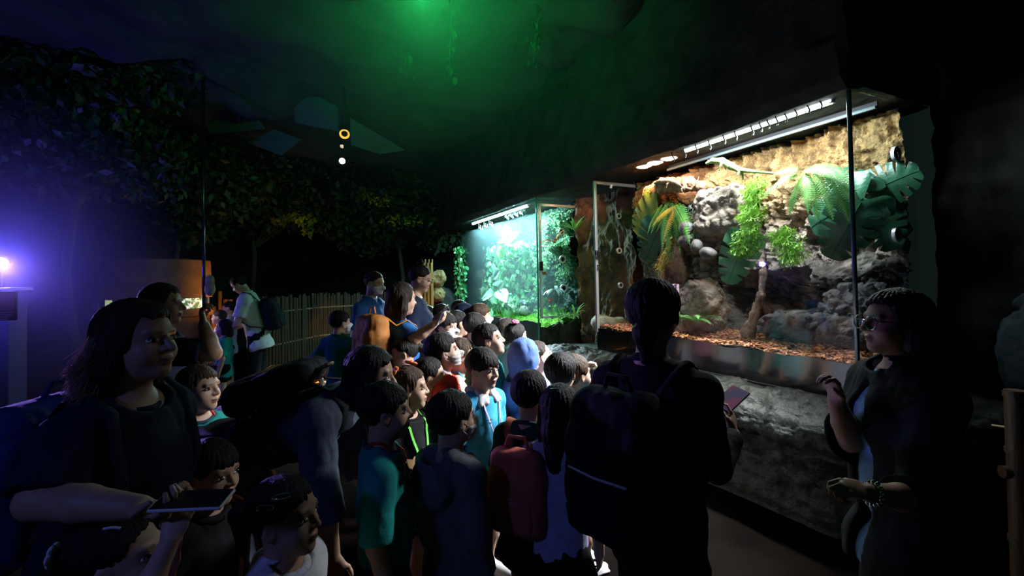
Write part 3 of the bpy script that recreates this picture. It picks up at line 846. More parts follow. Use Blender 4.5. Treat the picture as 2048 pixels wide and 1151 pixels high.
t = plant('fern', 'bushy fern with yellow green fronds hanging under the orange cork', 'fern', at(1345, 405, .3))
for i in range(15):
    tx, ty = 1300+6*i, 505-40*abs(i-7)/7-RG.uniform(0, 30); a = at(1345+RG.uniform(-18, 18), 405+RG.uniform(-8, 8), .28); b = at(tx, ty, RG.uniform(.12, .26))
    mb = MB(); frond(mb, a, (b-a)+UP*.12, np.linalg.norm(b-a)*1.15, .10, .55, 20, OUT+UP*.6, seed=i); mb.build('frond', 'leaf_yellow' if i in (2, 5, 9) else 'leaf_fern', t)
def clump(label, pts, n, L_, w, dep, m, spread, name='hanging_fern', cat='fern'):
    mb = MB(); rg = np.random.RandomState(len(label)); P_ = [at(*q) for q in pts]
    for i in range(n):
        f = rg.uniform(0, len(P_)-1.001); k = int(f); c = P_[k]*(1-f+k)+P_[k+1]*(f-k)
        c = c+TU*rg.normal()*spread+TN*rg.uniform(-.04, .05)+UP*rg.normal()*spread*.4
        d = TU*rg.normal()*.6+OUT*rg.uniform(.1, .7)-UP*rg.uniform(.3, 1.1)
        fork(mb, c, d, OUT+rg.normal(size=3)*.35, L_*rg.uniform(.7, 1.2), w, dep, rg)
    mb.tube(np.array(P_)+TN*.03, .006, 5)
    return tag(mb.build(name, m), label, cat)
clump('long lime green forked fern hanging beside the grey stone block', ((1510, 352, .2), (1505, 400, .2), (1500, 440, .19), (1490, 480, .19), (1484, 500, .2)), 230, .03, .0042, 3, 'leaf_lime', .034)
clump('short lime green forked fern hanging alone over the dark hollow', ((1560, 452, .26), (1575, 480, .24), (1585, 512, .22)), 100, .03, .0042, 3, 'leaf_lime', .036)
clump('yellow forked fern trailing below the bushy fern', ((1345, 470, .26), (1335, 510, .24), (1322, 535, .22)), 60, .028, .0036, 2, 'leaf_yellow', .03)
clump('grey green tufted fern in the shade left of the stone block', ((1392, 405, .3), (1400, 440, .28), (1397, 468, .28)), 80, .026, .0036, 2, 'leaf_grey', .032)
t = plant('fern', 'arching fern with broad toothed fronds near the top of the large terrarium', 'fern', at(1610, 345, .3))
fr = [(1600, 345, 1665, 345, 1), (1615, 335, 1700, 352, 1), (1600, 350, 1545, 395, 1), (1610, 345, 1615, 415, 1), (1625, 340, 1660, 420, 1), (1640, 345, 1705, 400, 1), (1595, 345, 1580, 385, 1), (1620, 350, 1632, 428, 1), (1600, 340, 1560, 365, 1), (1650, 350, 1690, 430, 1), (1605, 350, 1590, 420, 1)]
for i, (x0, y0, x1, y1, _) in enumerate(fr):
    a, b = at(x0, y0, .27), at(x1, y1, .14+.01*i); mb = MB()
    frond(mb, a, (b-a)+UP*.16, np.linalg.norm(b-a)*1.2, .105, .75, 22, OUT*.7+UP*.7, seed=30+i); mb.build('frond', 'leaf_fern', t)
t = plant('fern', 'small bright fern growing at the foot of the rock mound', 'fern', at(1395, 640, .2))
for i in range(12):
    a = at(1392, 645, .2); an = i/12*2*pi; mb = MB()
    frond(mb, a, TU*cos(an)*.9+TN*sin(an)*.5+UP*.75, .20+.05*(i % 3), .07, .9, 16, UP, seed=60+i); mb.build('frond', 'leaf_fern', t)

for i, (px, py, rx, rz, an, lab) in enumerate(((1372, 457, .078, .072, .2, 'round grey stone uppermost of four above the dark bark'), (1370, 480, .075, .055, -.6, 'egg shaped grey stone second from the top of four'), (1393, 492, .052, .066, .1, 'small pale grey stone third from the top of four'), (1416, 506, .085, .056, .35, 'flat grey stone lowest of four beside the hanging leaf'))):
    b = MB(); R = TR @ mRy(-an); b.ell((0, 0, 0), (rx, .055, rz), R, 24, 16, noise=.08, seed=i); o = b.build('stone', 'pebble'); o.location = at(px, py, .22-.01*i)
    tag(o, lab, 'stone', 'egg shaped stones on the rock')
# log and roots
def limb(name, label, pts, rad, m, cat='branch', rough=.35, vox=.009):
    f = Field(); pts = [np.asarray(q) for q in pts]
    for i in range(len(pts)-1): f.cap(pts[i], pts[i+1], rad[i], rad[i+1], .03)
    f.disp(lambda X, Y, Z: rough*rad[0]*(fbm(np.stack([X*22, Y*22, Z*7], -1), 4, 3, .6, True)))
    V, F = f.mesh(vox); return tag(link(name, mesh_np(name, V, F, True, [m])), label, cat)
mat('bark_pale', (.22, .15, .10), (.42, .30, .22), scale=12, rough=.85, bump=.9, bscale=40)
limb('root', 'rough upright root standing on the wood chips below the short lime fern', (at(1522, 500, .42), at(1526, 545, .36), at(1522, 590, .33), at(1508, 630, .30), at(1496, 668, .28)), (.03, .026, .032, .040, .07), 'bark_pale', 'root', rough=.8)
limb('cork_log', 'orange cork log glowing under the heat lamps', (at(1296, 385, .34), at(1330, 372, .30), at(1372, 368, .28), at(1405, 372, .3)), (.07, .085, .075, .05), 'cork', 'log')
limb('cork_strip', 'thin orange strip of bark hanging below the yellow fern', (at(1340, 480, .3), at(1330, 520, .28), at(1324, 560, .28), at(1316, 575, .3)), (.03, .026, .024, .02), 'cork', 'bark')
limb('cork_slab', 'upright slab of dark bark against the rock behind the left monstera', (at(1340, 470, .52), at(1345, 545, .50), at(1340, 650, .46)), (.12, .15, .17), 'bark', 'bark')
def block(name, label, px, py, w, hs, rz, m, kind='box', cat='rock', amp=.03, seed=0, vox=.009, tilt=0):
    f = Field(); hs = np.array(hs); R = TR @ mRy(tilt) @ mRz(rz)
    if kind == 'box': f.box((0, 0, 0), hs, R, min(hs)*.35)
    else: f.ell((0, 0, 0), hs, R)
    def dn(X, Y, Z):
        q = np.stack([X, Y, Z], -1); f1, f2, _ = worley(q*11, seed)
        return -amp*(fbm(q*6, 5, seed, .6, True)+.9*np.clip((f2-f1)*2, 0, 1))+amp*.4
    f.disp(dn); V, F = f.mesh(vox); o = link(name, mesh_np(name, V, F, True, [m])); o.location = at(px, py, w); return tag(o, label, cat)
mat('rock_block', (.22, .18, .135), (.36, .30, .23), scale=9, rough=.85, bump=.7, bscale=45)
mat('rock_pale', (.24, .17, .12), (.44, .34, .25), scale=9, rough=.85, bump=.9, bscale=45)
mat('rock_cool', (.10, .10, .105), (.24, .235, .235), scale=8, rough=.8, bump=.9, bscale=45)
block('stone_block', 'squarish pitted grey stone block jutting out above the dark hollow', 1450, 423, .44, (.20, .20, .19), .2, 'rock_block', seed=3)
block('rock_mound', 'pale sloping rock mound rising from the wood chips behind the small fern', 1398, 625, .42, (.26, .22, .34), 0, 'rock_pale', 'ell', seed=5, tilt=-.35)
block('rock_ledge', 'low dark rock ledge at the back right of the wood chips', 1640, 660, .52, (.46, .16, .13), .05, 'rock_cool', 'ell', seed=8, amp=.045)
block('rock_ledge', 'dark layered rock behind the corner post of the large terrarium', 1722, 625, .62, (.26, .12, .20), .1, 'rock_cool', 'ell', seed=9, amp=.05)
# lizards
def lizard(label, pts, rad, m, legs):
    f = Field(); pts = [np.asarray(q) for q in pts]
    for i in range(len(pts)-1): f.cap(pts[i], pts[i+1], rad[i], rad[i+1], .012)
    for (i, off, off2) in legs:
        a = pts[i]; f.cap(a, a+off, rad[i]*.45, rad[i]*.32, .01); f.cap(a+off, a+off+off2, rad[i]*.32, rad[i]*.2, .006)
        for g in (-.5, 0, .5):
            e = a+off+off2; f.cap(e, e+off2*.25+TU*g*.016, rad[i]*.14, rad[i]*.08, .003)
    V, F = f.mesh(.0042); t = thing('lizard', label, 'lizard', pts[2], world=True)
    link('skin', mesh_np('skin', V, F, True, [m]), t)
    b = MB(); h = pts[0]*.55+pts[1]*.45
    for s in (-1, 1): b.ell(h+OUT*(.55+.35*s)*rad[1]*.9+UP*rad[1]*.55, (.006,)*3, nu=10, nv=8)
    b.build('eyes', 'eye_black', t)
    return t
w = .16
lizard('bright green lizard stretched along the rock at the top of the terrarium', (at(1414, 326, w), at(1426, 321, w), at(1444, 321, w), at(1462, 332, w+.02), at(1480, 340, w+.03), at(1510, 343, w+.05), at(1545, 346, w+.07), at(1566, 348, w+.08)), (.012, .022, .025, .030, .022, .012, .008, .003), 'lizard_green',
       [(2, OUT*.03-UP*.05-TU*.01, -UP*.03+TU*.015), (2, TN*.03-UP*.04, -UP*.03-TU*.01), (4, OUT*.03-UP*.04, -UP*.03+TU*.01), (4, TN*.03-UP*.04, -UP*.03)])
w = .22
lizard('brown lizard lying on the orange cork log', (at(1310, 366, w), at(1322, 362, w), at(1340, 362, w), at(1356, 366, w), at(1368, 374, w+.01), at(1382, 378, w+.02), at(1394, 366, w+.03), at(1398, 352, w+.04)), (.014, .024, .024, .026, .018, .010, .006, .003), 'lizard_brown',
       [(2, OUT*.03-UP*.03+TU*.01, -UP*.03+TU*.01), (4, OUT*.035-UP*.02, -UP*.03-TU*.01), (2, TN*.02-UP*.03, -UP*.02)])

# ------------------------------------------------------------------ bluish terrarium
UB, ZB = np.meshgrid(np.linspace(L2a+.02, L2b-.02, 360), np.linspace(.95, TOP-.02, 220), indexing='ij')
WB, _ = rel_two(UB, ZB)
def wback(u, z): return float(WB[int(np.clip((u-L2a)/(L2b-L2a)*359, 0, 359)), int(np.clip((z-.95)/(TOP-.97)*219, 0, 219))])
def ivy(label, n, area, size, mats, seed, lift=.03, name='creeping_ivy', wl=.75, wfix=None):
    rg = np.random.RandomState(seed); mb = MB(); k = 0
    while k < n:
        q = area(rg)
        if q is None: continue
        u, z = q; w = (wback(u, z)-rg.uniform(.005, lift)) if wfix is None else wfix+rg.uniform(0, lift)
        small_leaf(mb, T(u, max(w, .06), z), OUT+rg.normal(size=3)*.55+UP*.4, TU*rg.normal()*.8-UP*rg.uniform(.2, 1), size*rg.uniform(.6, 1.3), wl, rg.randint(len(mats))); k += 1
    return tag(mb.build(name, mats), label, 'ivy')
def blob(u, z, ru, rz):
    def f(rg):
        a, r = rg.uniform(0, 2*pi), sqrt(rg.uniform(0, 1)); return u+ru*r*cos(a), z+rz*r*sin(a)
    return f
def drape(u0, u1, z0, z1):
    st = {}
    def f(rg):
        k = rg.randint(16); 
        if k not in st: st[k] = (rg.uniform(u0, u1), z1+(z0-z1)*rg.uniform(.0, .6))
        u, zb = st[k]; return u+rg.normal()*.018, rg.uniform(zb, z0)
    return f
def pxbox(pxs, w=.4):
    a = [uz(x, y, w) for x, y in pxs]; return min(q[0] for q in a), max(q[0] for q in a), min(q[1] for q in a), max(q[1] for q in a)
ivy('dense small leaved creeper over the upper rock behind the glass door', 2600, lambda rg: (rg.uniform(L2a+.05, 4.9), 2.62-abs(rg.normal())*.22), .036, ['leaf_ivy', 'leaf_ivy_pale'], 1)
ivy('mossy creeper cushioning the rock shelf under the pink plant', 1800, blob(4.25, 2.10, .42, .12), .026, ['leaf_ivy_pale', 'leaf_ivy'], 2)
ivy('thin strands of creeper hanging from the shelf behind the glass door', 700, drape(4.05, 4.5, 2.0, 1.35), .026, ['leaf_ivy', 'leaf_ivy_pale'], 3, .08)
ivy('thick curtain of round leaved creeper left of the glass door', 2300, drape(4.6, 5.15, 2.25, 1.08), .045, ['leaf_ivy', 'leaf_ivy_pale'], 4, .12)
ivy('broad leaved climber covering the far left of the bluish terrarium', 900, lambda rg: (rg.uniform(5.2, 7.0), rg.uniform(1.1, 2.3)), .115, ['leaf_ivy', 'leaf_ivy_pale'], 5, .3)
ivy('low leafy growth along the foot of the bluish terrarium back', 800, lambda rg: (rg.uniform(4.05, 6.9), .98+abs(rg.normal())*.12), .045, ['leaf_ivy', 'leaf_fern'], 6, .2)
rgc = np.random.RandomState(8); mb = MB()
for i in range(260):
    p = T(L2b+rgc.uniform(.0, .14), rgc.uniform(-.10, .1), rgc.uniform(.9, 2.3)); small_leaf(mb, p, OUT+rgc.normal(size=3)*.5, -UP+rgc.normal(size=3)*.6, rgc.uniform(.06, .10), .8, rgc.randint(2))
mb.tube([T(L2b+.06, .0, .6), T(L2b+.05, -.03, 1.4), T(L2b+.07, 0, 2.3)], .012, 6)
tag(mb.build('climbing_vine', ['leaf_ivy', 'leaf_ivy_pale']), 'leafy vine climbing the outside of the far glass edge', 'vine')

def leafy(name, label, loc, leaves, m, cat='plant', stem=None):
    t = plant(name, label, cat, loc)
    for (px, py, w, tx, ty, w2, wd, cup) in leaves:
        a, b = at(px, py, w), at(tx, ty, w-.01); mb = MB(); L_ = min(np.linalg.norm(b-a), .40)
        B = basis(b-a, nrm0(CAM-a)+UP*.3); ns = 12; V = []
        for i in range(ns+1):
            s = i/ns; hw = L_*wd*.5*sin(pi*min(1, s**.75))**.8
            for j in (-1, -.5, 0, .5, 1): V.append((j*hw, L_*s, -.25*L_*s*s*cup+abs(j)*hw*.35))
        V = np.array(V) @ B.T+a
        mb.add(V, [(i*5+j, i*5+j+1, (i+1)*5+j+1, (i+1)*5+j) for i in range(ns) for j in range(4)])
        mb.build('leaf', m, t)
    if stem:
        b = MB()
        for st in stem: b.tube([at(*q) for q in st], .008, 6)
        b.build('stem', 'leaf_ivy', t)
    return t
leafy('broadleaf_plant', 'tall plant with big glowing pale leaves at the top of the bluish terrarium', at(1018, 560, .4),
      [(1012, 480, .3, 1012, 448, .2, .6, .3), (1012, 484, .3, 968, 468, .2, .42, .6), (1010, 488, .3, 962, 500, .25, .4, .5), (1015, 480, .3, 1042, 458, .3, .5, .4), (1010, 492, .3, 996, 520, .25, .45, .4), (1016, 484, .3, 1050, 492, .3, .45, .5)], 'leaf_bright', stem=[((1018, 590, .45), (1018, 530, .36), (1012, 482, .3))])
leafy('caladium', 'arrow leaved plant with white patterned leaves low in the bluish terrarium', at(990, 620, .3),
      [(1000, 540, .25, 958, 575, .18, .55, .4), (985, 590, .25, 966, 592, .2, .7, .3), (990, 588, .25, 985, 610, .2, .6, .4), (998, 580, .22, 1012, 602, .18, .7, .4), (995, 575, .22, 1006, 562, .2, .6, .3), (975, 580, .25, 950, 600, .22, .6, .3)], 'leaf_white', stem=[((990, 630, .3), (992, 600, .28), (998, 545, .25)), ((990, 630, .3), (988, 590, .25))])
def rosette(name, label, px, py, w, n, L_, wd, up, m, droop=.6, cat='plant', ax=None):
    p = at(px, py, w); t = plant(name, label, cat, p)
    for i in range(n):
        a = 2*pi*i/n*1.618*2.2; mb = MB()
        blade(mb, p, TU*cos(a)+TN*sin(a)*.6+UP*up*RG.uniform(.6, 1.3)+(OUT*.4), L_*RG.uniform(.75, 1.1), wd, droop, 9)
        mb.build('leaf', m, t)
    return t
rosette('bromeliad', 'pink and green bromeliad on the rock shelf behind the glass door', 1110, 486, .25, 14, .26, .022, .8, 'leaf_red')
rosette('strap_fern', 'bright green strap leaved plant at the upper right of the glass door', 1150, 462, .3, 9, .34, .020, 1.1, 'leaf_bright', .5)
rosette('silver_bromeliad', 'silver striped bromeliad halfway up behind the lower vent', 1112, 580, .25, 10, .22, .024, .5, 'leaf_silver', .8)
rosette('spider_plant', 'pale spider plant with thin arching leaves on the moss', 985, 640, .15, 20, .34, .011, 1.1, 'leaf_ivy_pale', .9)
rosette('grass_tuft', 'tuft of broad grassy leaves beside the white clip', 1150, 634, .3, 12, .24, .014, 1.0, 'leaf_bright', .7)
t = plant('moss_fern', 'feathery green ferns growing behind the foot of the glass door', 'fern', at(1105, 640, .3))
for i in range(18):
    a = at(1085+3.2*i, 640+RG.uniform(-6, 4), .2+.02*(i % 5)); mb = MB()
    frond(mb, a, TU*RG.normal()*.6+OUT*RG.uniform(-.2, .7)+UP, RG.uniform(.18, .30), .07, .8, 14, UP, seed=90+i); mb.build('frond', 'leaf_fern', t)
for i, (px, py, r, m, lab) in enumerate(((1018, 622, .20, 'pebble', 'large grey boulder on the moss of the bluish terrarium'), (1048, 628, .12, 'bowl_stone', 'pinkish rock beside the grey boulder on the moss'))):
    b = MB(); b.ell((0, 0, 0), (r, r*.7, r*.75), TR, 30, 20, noise=.25, seed=i+20); o = b.build('boulder', m); o.location = at(px, py, .42); o.location.z = 1.05+r*.3; tag(o, lab, 'rock')
b = MB()
for k in range(7):
    a = k*.9; small_leaf(b, at(1100, 600, .16), OUT+UP*.2, TU*cos(a)+UP*sin(a), .035, .9)
mat('petal_red', (.7, .06, .04), rough=.5)
tag(b.build('red_flower', 'petal_red'), 'tiny red flower above the feathery ferns', 'flower')

def mist():
    m = bpy.data.materials.new('mist'); m.use_nodes = True; N = m.node_tree.nodes; N.remove(N['Principled BSDF'])
    v = N.new('ShaderNodeVolumeScatter'); v.inputs['Density'].default_value = .10; v.inputs['Color'].default_value = (.8, .97, 1, 1)
    m.node_tree.links.new(v.outputs[0], N['Material Output'].inputs['Volume']); MATS['mist'] = m
    b = MB(); b.box(T((L2a+L2b)/2, .31, 1.82), (L2b-L2a-.12, .50, 1.5), TR); tag(b.build('mist', 'mist'), 'pale blue mist hanging inside the bluish terrarium', 'mist', kind='stuff')
mist()
# ------------------------------------------------------------------ people
mat('skin', (.60, .37, .26), None, rough=.5, spec=.4, attr=True, sss=.0)
mat('skin_dark', (.44, .26, .17), None, rough=.5, spec=.4, attr=True)
mat('eye_white', (.75, .74, .72), rough=.2); mat('iris', (.02, .012, .008), rough=.1)
def hairmat(n, c, c2): return mat(n, c, c2, scale=60, rough=.55, spec=.18, bump=.5, bscale=190, stretch=(1, 1, .16))
hairmat('hair_black', (.010, .008, .008), (.022, .018, .017)); leaf_mat('hair_fly_backlit', (.50, .38, .37), (.65, .50, .48), rough=.35, tr=.65, bump=0); hairmat('hair_brown', (.045, .026, .017), (.10, .058, .036)); hairmat('hair_dark', (.02, .014, .011), (.045, .03, .022))  # flyaway strands paler than the hair, backlight painted into their colour
def cloth(n, c, c2=None, **k): return mat(n, c, c2 or tuple(min(1, q*1.18) for q in c), scale=k.pop('scale', 26), rough=k.pop('rough', .85), spec=.2, bump=.25, bscale=300, sheen=.0, **k)
cloth('c_teal', (.01, .25, .23)); cloth('c_navy', (.008, .013, .035)); cloth('c_blue', (.02, .10, .30)); cloth('c_polo', (.05, .33, .52)); cloth('c_grey', (.10, .105, .115))
cloth('c_white', (.62, .62, .62)); cloth('c_red', (.62, .055, .03)); cloth('c_black', (.006, .0065, .008)); cloth('c_dkgreen', (.012, .05, .045)); cloth('c_cream', (.55, .46, .33))
cloth('c_hoodblue', (.10, .17, .42)); cloth('c_lav', (.40, .42, .60)); cloth('c_pink', (.65, .28, .36)); cloth('c_sky', (.16, .32, .55)); cloth('c_denim', (.045, .055, .085)); cloth('c_khaki', (.25, .19, .08))
cloth('c_knit', (.62, .60, .64), scale=60); cloth('c_redprint', (.35, .03, .05), (.65, .35, .35), ramp=(.5, .6), scale=60); cloth('c_pinkprint', (.75, .5, .6), (.25, .5, .65), ramp=(.5, .56), scale=70)
cloth('c_mask', (.72, .74, .76)); cloth('c_maskgrey', (.42, .38, .36)); cloth('c_maskprint', (.50, .48, .44), (.12, .12, .12), ramp=(.58, .62), scale=70); cloth('c_lightteal', (.30, .52, .55)); cloth('c_dress', (.30, .30, .38))
cloth('c_orange', (.42, .16, .035), rough=.55); cloth('c_coral', (.52, .13, .085), rough=.7); cloth('c_bluebag', (.03, .06, .22), rough=.7); cloth('c_blackbag', (.008, .009, .013), rough=.8)
cloth('c_lime', (.16, .60, .08)); cloth('c_redtape', (.70, .04, .03)); cloth('c_lilac', (.50, .40, .62)); cloth('c_yellow', (.70, .55, .08)); cloth('c_peach', (.72, .40, .18)); cloth('c_tealrim', (.03, .06, .08))
mat('shoe_white', (.70, .68, .68), rough=.5); mat('shoe_dark', (.03, .03, .04), rough=.5); mat('card', (.78, .76, .72), rough=.5); mat('ink', (.03, .03, .05), rough=.6)
mat('pinkbow', (.85, .12, .30), rough=.5); mat('orangebow', (.90, .22, .07), rough=.5); mat('pearl', (.85, .83, .80), rough=.2); mat('silver', (.8, .8, .82), rough=.2, metal=1); mat('brass', (.6, .42, .15), rough=.3, metal=1)
mat('lens', (.9, .92, .95), rough=.02); glass_mat('spectacle_lens', (.96, .96, .98))
mat('screen', (.02, .02, .03), emit=(.10, .11, .22), estr=.35, rough=.1); mat('screen_red', (.04, .04, .06), (.25, .02, .02), scale=11, ramp=(.5, .54), emit=(.10, .08, .14), estr=.4, rough=.15)
mat('pinkcard', (.75, .35, .5), rough=.6)

def nrm(v): v = np.asarray(v, float); return v/np.linalg.norm(v)
def wrink(seed, a=.005, f=9):
    def fn(X, Y, Z): return a*1.5*fbm(np.stack([X*f, Y*f, Z*f*.55], -1)+seed*1.7, 4, seed, .55, True)-a*.2
    return fn

class Person: pass
def build_hand(f, w, d, n, side, hl, curl, vs, point=False):
    """palm, four fingers of unequal length with bent knuckles, thumb leaving the side of the palm"""
    d = nrm(d); n = nrm(n-d*(np.dot(n, d))); s = np.cross(d, n)*side          # s points to the thumb
    pl = hl*.47; R = np.stack([s, d, n], 1)
    f.ell(w+d*pl*.52, (hl*.205, pl*.60, hl*.085), R, .012)
    f.ell(w+d*pl*.30+s*hl*.12+n*hl*.02, (hl*.10, hl*.17, hl*.085), R, .012)
    fl = (.38, .44, .41, .32); fr = hl*.046
    for i in range(4):
        b = w+d*pl*(.98-.04*abs(i-1.2))+s*hl*(.145-.098*i); L_ = fl[i]*hl; ang = 0; q = b
        for j, (fr_, am) in enumerate(((.46, .75), (.30, 1.05), (.24, .7))):
            ang += (curl*(1+.12*i) if not (point and i == 0) else .08)*am; v = d*cos(ang)+n*sin(ang); e = q+v*L_*fr_
            f.cap(q, e, fr*(1.04-.12*j), fr*(.95-.13*j), .003); q = e
    t0 = w+d*pl*.22+s*hl*.13; t1 = t0+nrm(d*.75+s*.75+n*.35)*hl*.19; t2 = t1+nrm(d*.95+s*(.15-.25*curl)+n*(.25+.5*curl))*hl*.15; t3 = t2+nrm(d+n*(.2+.6*curl)-s*.2*curl)*hl*.12
    f.cap(t0, t1, hl*.062, hl*.055, .01); f.cap(t1, t2, hl*.053, hl*.048, .003); f.cap(t2, t3, hl*.048, hl*.038, .003)
    return w+d*pl

def person(label, px, py, Zd, face, hl=.205, kid=True, H=None, lean=0, head=(0, 0, 0), build=1.0, skin='skin', hair=None, top=None, bottom=None, arms=None, mask=None,
           glasses=False, shoes='shoe_white', legs=None, low=False, group=None, handcurl=.45, simple=False, tuck=None, extra_head=None, female=False, gaze=None):
    g = Person(); hc_w = P(px, py, Zd)
    if H is None: H = hc_w[2]+.5*hl
    k = 1. if kid else 0.
    yaw = radians(face-90); Rw = mRz(yaw)
    rg = np.random.RandomState(int(px*7+py)); sd = int(px) % 97
    nk_ = .17 if kid else .27; zsh = H-hl*(1.0+nk_); zhip = H*(.475 if kid else .52); sw = H*(.106 if kid else (.100 if female else .113))*(.6+.4*build)
    O = np.array([0, 0, zhip]); la = radians(lean); Rl = mRx(-la)
    def Tt(p): return O+Rl @ (np.asarray(p, float)-O)
    nb = np.array([0, -.012*H, zsh+.015*H])                     # neck base
    hy, hp, hr = [radians(q) for q in head]
    Rh = mRz(hy) @ mRx(hp) @ mRy(hr)
    atlas = Tt(nb+np.array([0, .012*H, hl*(nk_+.06)]))+np.array([0, .0, .0])
    hc = atlas+Rh @ np.array([0, .085, .40])*hl
    base = hc_w-Rw @ hc; base[2] = 0
    g.H, g.hl, g.base, g.Rw, g.Tt, g.Rh, g.hc, g.zsh, g.zhip, g.sw = H, hl, base, Rw, Tt, Rh, hc, zsh, zhip, sw
    def hd(p): return hc+Rh @ (np.asarray(p, float)*hl)
    g.hd = hd
    v = float(np.clip(1.45*Zd/FPX, .0034, .0075)); vb = float(np.clip(2.6*v, .009, .016)); vc = float(np.clip(2.1*v, .0065, .013))
    if low: v, vb, vc = v*1.5, .014, .012
    t = thing('person', label, 'person', base, yaw, group); g.root = t
    # --- torso: (centre, radii, rot) list in torso frame
    bd = build
    tor = [((0, -.002*H, zsh-.105*H), (.098*H*bd, .062*H*bd, .135*H)), ((0, .004*H, (zsh+zhip)/2-.04*H), (.088*H*bd, .060*H*bd, .12*H)), ((0, 0, zhip+.02*H), (.097*H*bd, .066*H*bd, .085*H))]
    if kid: tor[1] = ((0, .010*H, (zsh+zhip)/2-.03*H), (.092*H*bd, .070*H*bd, .12*H))
    if female: tor.append(((0, .042*H, zsh-.105*H), (.075*H*bd, .038*H*bd, .05*H)))
    def torso(f, infl=0, kk=.04):
        for c, r in tor: f.ell(Tt(c), r, Rl, kk, infl=infl)
        for s in (-1, 1): f.cap(Tt((s*sw*.25, -.006*H, zsh-.012*H)), Tt((s*sw, -.008*H, zsh-.032*H)), .036*H*(.6+.4*bd), .034*H*(.6+.4*bd), kk, infl=infl)
    # --- arms
    ua, fa = .172*H, .148*H; arms = arms or {}; g.arm = {}
    for s, nm in ((1, 'R'), (-1, 'L')):
        a = arms.get(nm, {}); S = Tt((s*sw, -.008*H, zsh-.034*H))
        if 'elbow' in a:
            E = Rw.T @ (P(*a['elbow'])-base)
            E = S+nrm(E-S)*ua if a.get('keep', True) else E
        else:
            du = np.array(a.get('u', (.20, -.06, -1))); du[0] *= s; E = S+nrm(du)*ua
        if 'wrist' in a: 
            Wt = Rw.T @ (P(*a['wrist'])-base)
            Wr = E+nrm(Wt-E)*(fa if a.get('keep', True) else np.linalg.norm(Wt-E))
        else:
            df = np.array(a.get('f', (-.05, .28, -1))); df[0] *= s; Wr = E+nrm(df)*fa
        dh = np.array(a['h'], float)*np.array([s, 1, 1]) if 'h' in a else (Wr-E)
        if 'hw' in a: dh = Rw.T @ (P(*a['hw'])-base)-Wr
        n = np.array(a.get('n', (-1, .1, 0)), float)*np.array([s, 1, 1])
        g.arm[nm] = dict(S=S, E=E, W=Wr, d=nrm(dh), n=n, curl=a.get('curl', handcurl), point=a.get('point', False))
    ru, rf, rw_ = (.030, .026, .019) if kid else (.029, .025, .0165)
    ru, rf, rw_ = ru*H*bd, rf*H*bd, rw_*H*(.5+.5*bd)
    # --- legs
    hx = .052*H*bd; lg = legs or {}; g.leg = {}
    for s, nm in ((1, 'R'), (-1, 'L')):
        a = lg.get(nm, {}); Hp = np.array([s*hx, 0, zhip]); K = np.array([s*(hx+.004*H), .012*H, .27*H]); A = np.array([s*(hx+.006*H), -.012*H+rg.uniform(-.02, .02)*H, .042*H])
        if 'K' in a: K = np.array(a['K'])*np.array([s, 1, 1])*H
        if 'A' in a: A = np.array(a['A'])*np.array([s, 1, 1])*H
        g.leg[nm] = (Hp, K, A)
    # --- body
    f = Field(); torso(f)
    f.cap(Tt(nb), atlas+Rh @ np.array([0, -.01, .12])*hl, .205*hl*(1 if kid else 1.08), .225*hl, .035)
    for nm in 'RL':
        a = g.arm[nm]; f.cap(a['S'], a['E'], ru, rf*1.02, .03); f.cap(a['E'], a['E']*.55+a['W']*.45, rf, rf*.94, .012); f.cap(a['E']*.55+a['W']*.45, a['W'], rf*.94, rw_, .012)
        Hp, K, A = g.leg[nm]; f.cap(Hp, K, .052*H*bd, .036*H*bd, .03); f.cap(K, K*.6+A*.4, .035*H*bd, .034*H*bd, .02); f.cap(K*.6+A*.4, A, .034*H*bd, .022*H, .02)
        f.cap(A, A+np.array([0, .085*H, -.022*H]), .022*H, .016*H, .02)
    zones = []
    hlen = .112*H
    for s, nm in ((1, 'R'), (-1, 'L')):
        a = g.arm[nm]
        if simple: f.ell(a['W']+a['d']*hlen*.4, (hlen*.2, hlen*.2, hlen*.4), np.stack([np.cross(a['d'], nrm(np.array([.3, .2, 1]))), np.cross(a['d'], np.cross(a['d'], nrm(np.array([.3, .2, 1])))), a['d']], 1), .01)
        if True:
            a['palm'] = build_hand(f, a['W'], a['d'], a['n'], s, hlen, a['curl'], v, a['point'])
            c = a['W']+a['d']*hlen*.5; vh = max(v, hlen*.026); zones.append((c-hlen*.75, c+hlen*.75, vh))
    # head
    E = lambda c, r, op='u', kk=.03, R=None: f.ell(hd(c), np.array(r)*hl, Rh if R is None else Rh @ R, kk*hl, op)
    E((0, -.07, .13), (.345, .415, .37), kk=.1)
    E((0, .06, -.13), (.285 if not kid else .30, .30, .345), kk=.12)
    for s in (-1, 1):
        E((s*.155, .20, -.15), (.13, .12, .125) if kid else (.12, .12, .12), kk=.08)
        E((s*.15, .375, .02), (.095, .07, .052), 's', .07)
    E((0, .25, -.385), (.105, .09, .085), kk=.12)
    f.cap(hd((-.17, .29, .11)), hd((.17, .29, .11)), .045*hl, .045*hl, .06*hl)
    nz = (.405, -.095, .05) if kid else (.425, -.10, .05)
    f.cap(hd((0, .34, .05)), hd((0, nz[0], nz[1])), .028*hl, nz[2]*hl, .04*hl)
    for s in (-1, 1): E((s*.055, .365, -.105), (.045, .045, .036), kk=.03)
    E((0, .342, -.222), (.095, .05, .026), kk=.03); E((0, .335, -.275), (.08, .05, .030), kk=.03)
    for s in (-1, 1):
        E((s*.345, -.035, -.03), (.036, .085, .125), kk=.03, R=mRz(s*.35)); E((s*.395, .0, -.02), (.035, .045, .075), 's', .02)
    zones.append((hc-hl*.62, hc+hl*.62, v))
    V, Fc = f.mesh(vb, zones)
    q = (V-hc) @ Rh/hl                                           # head coordinates
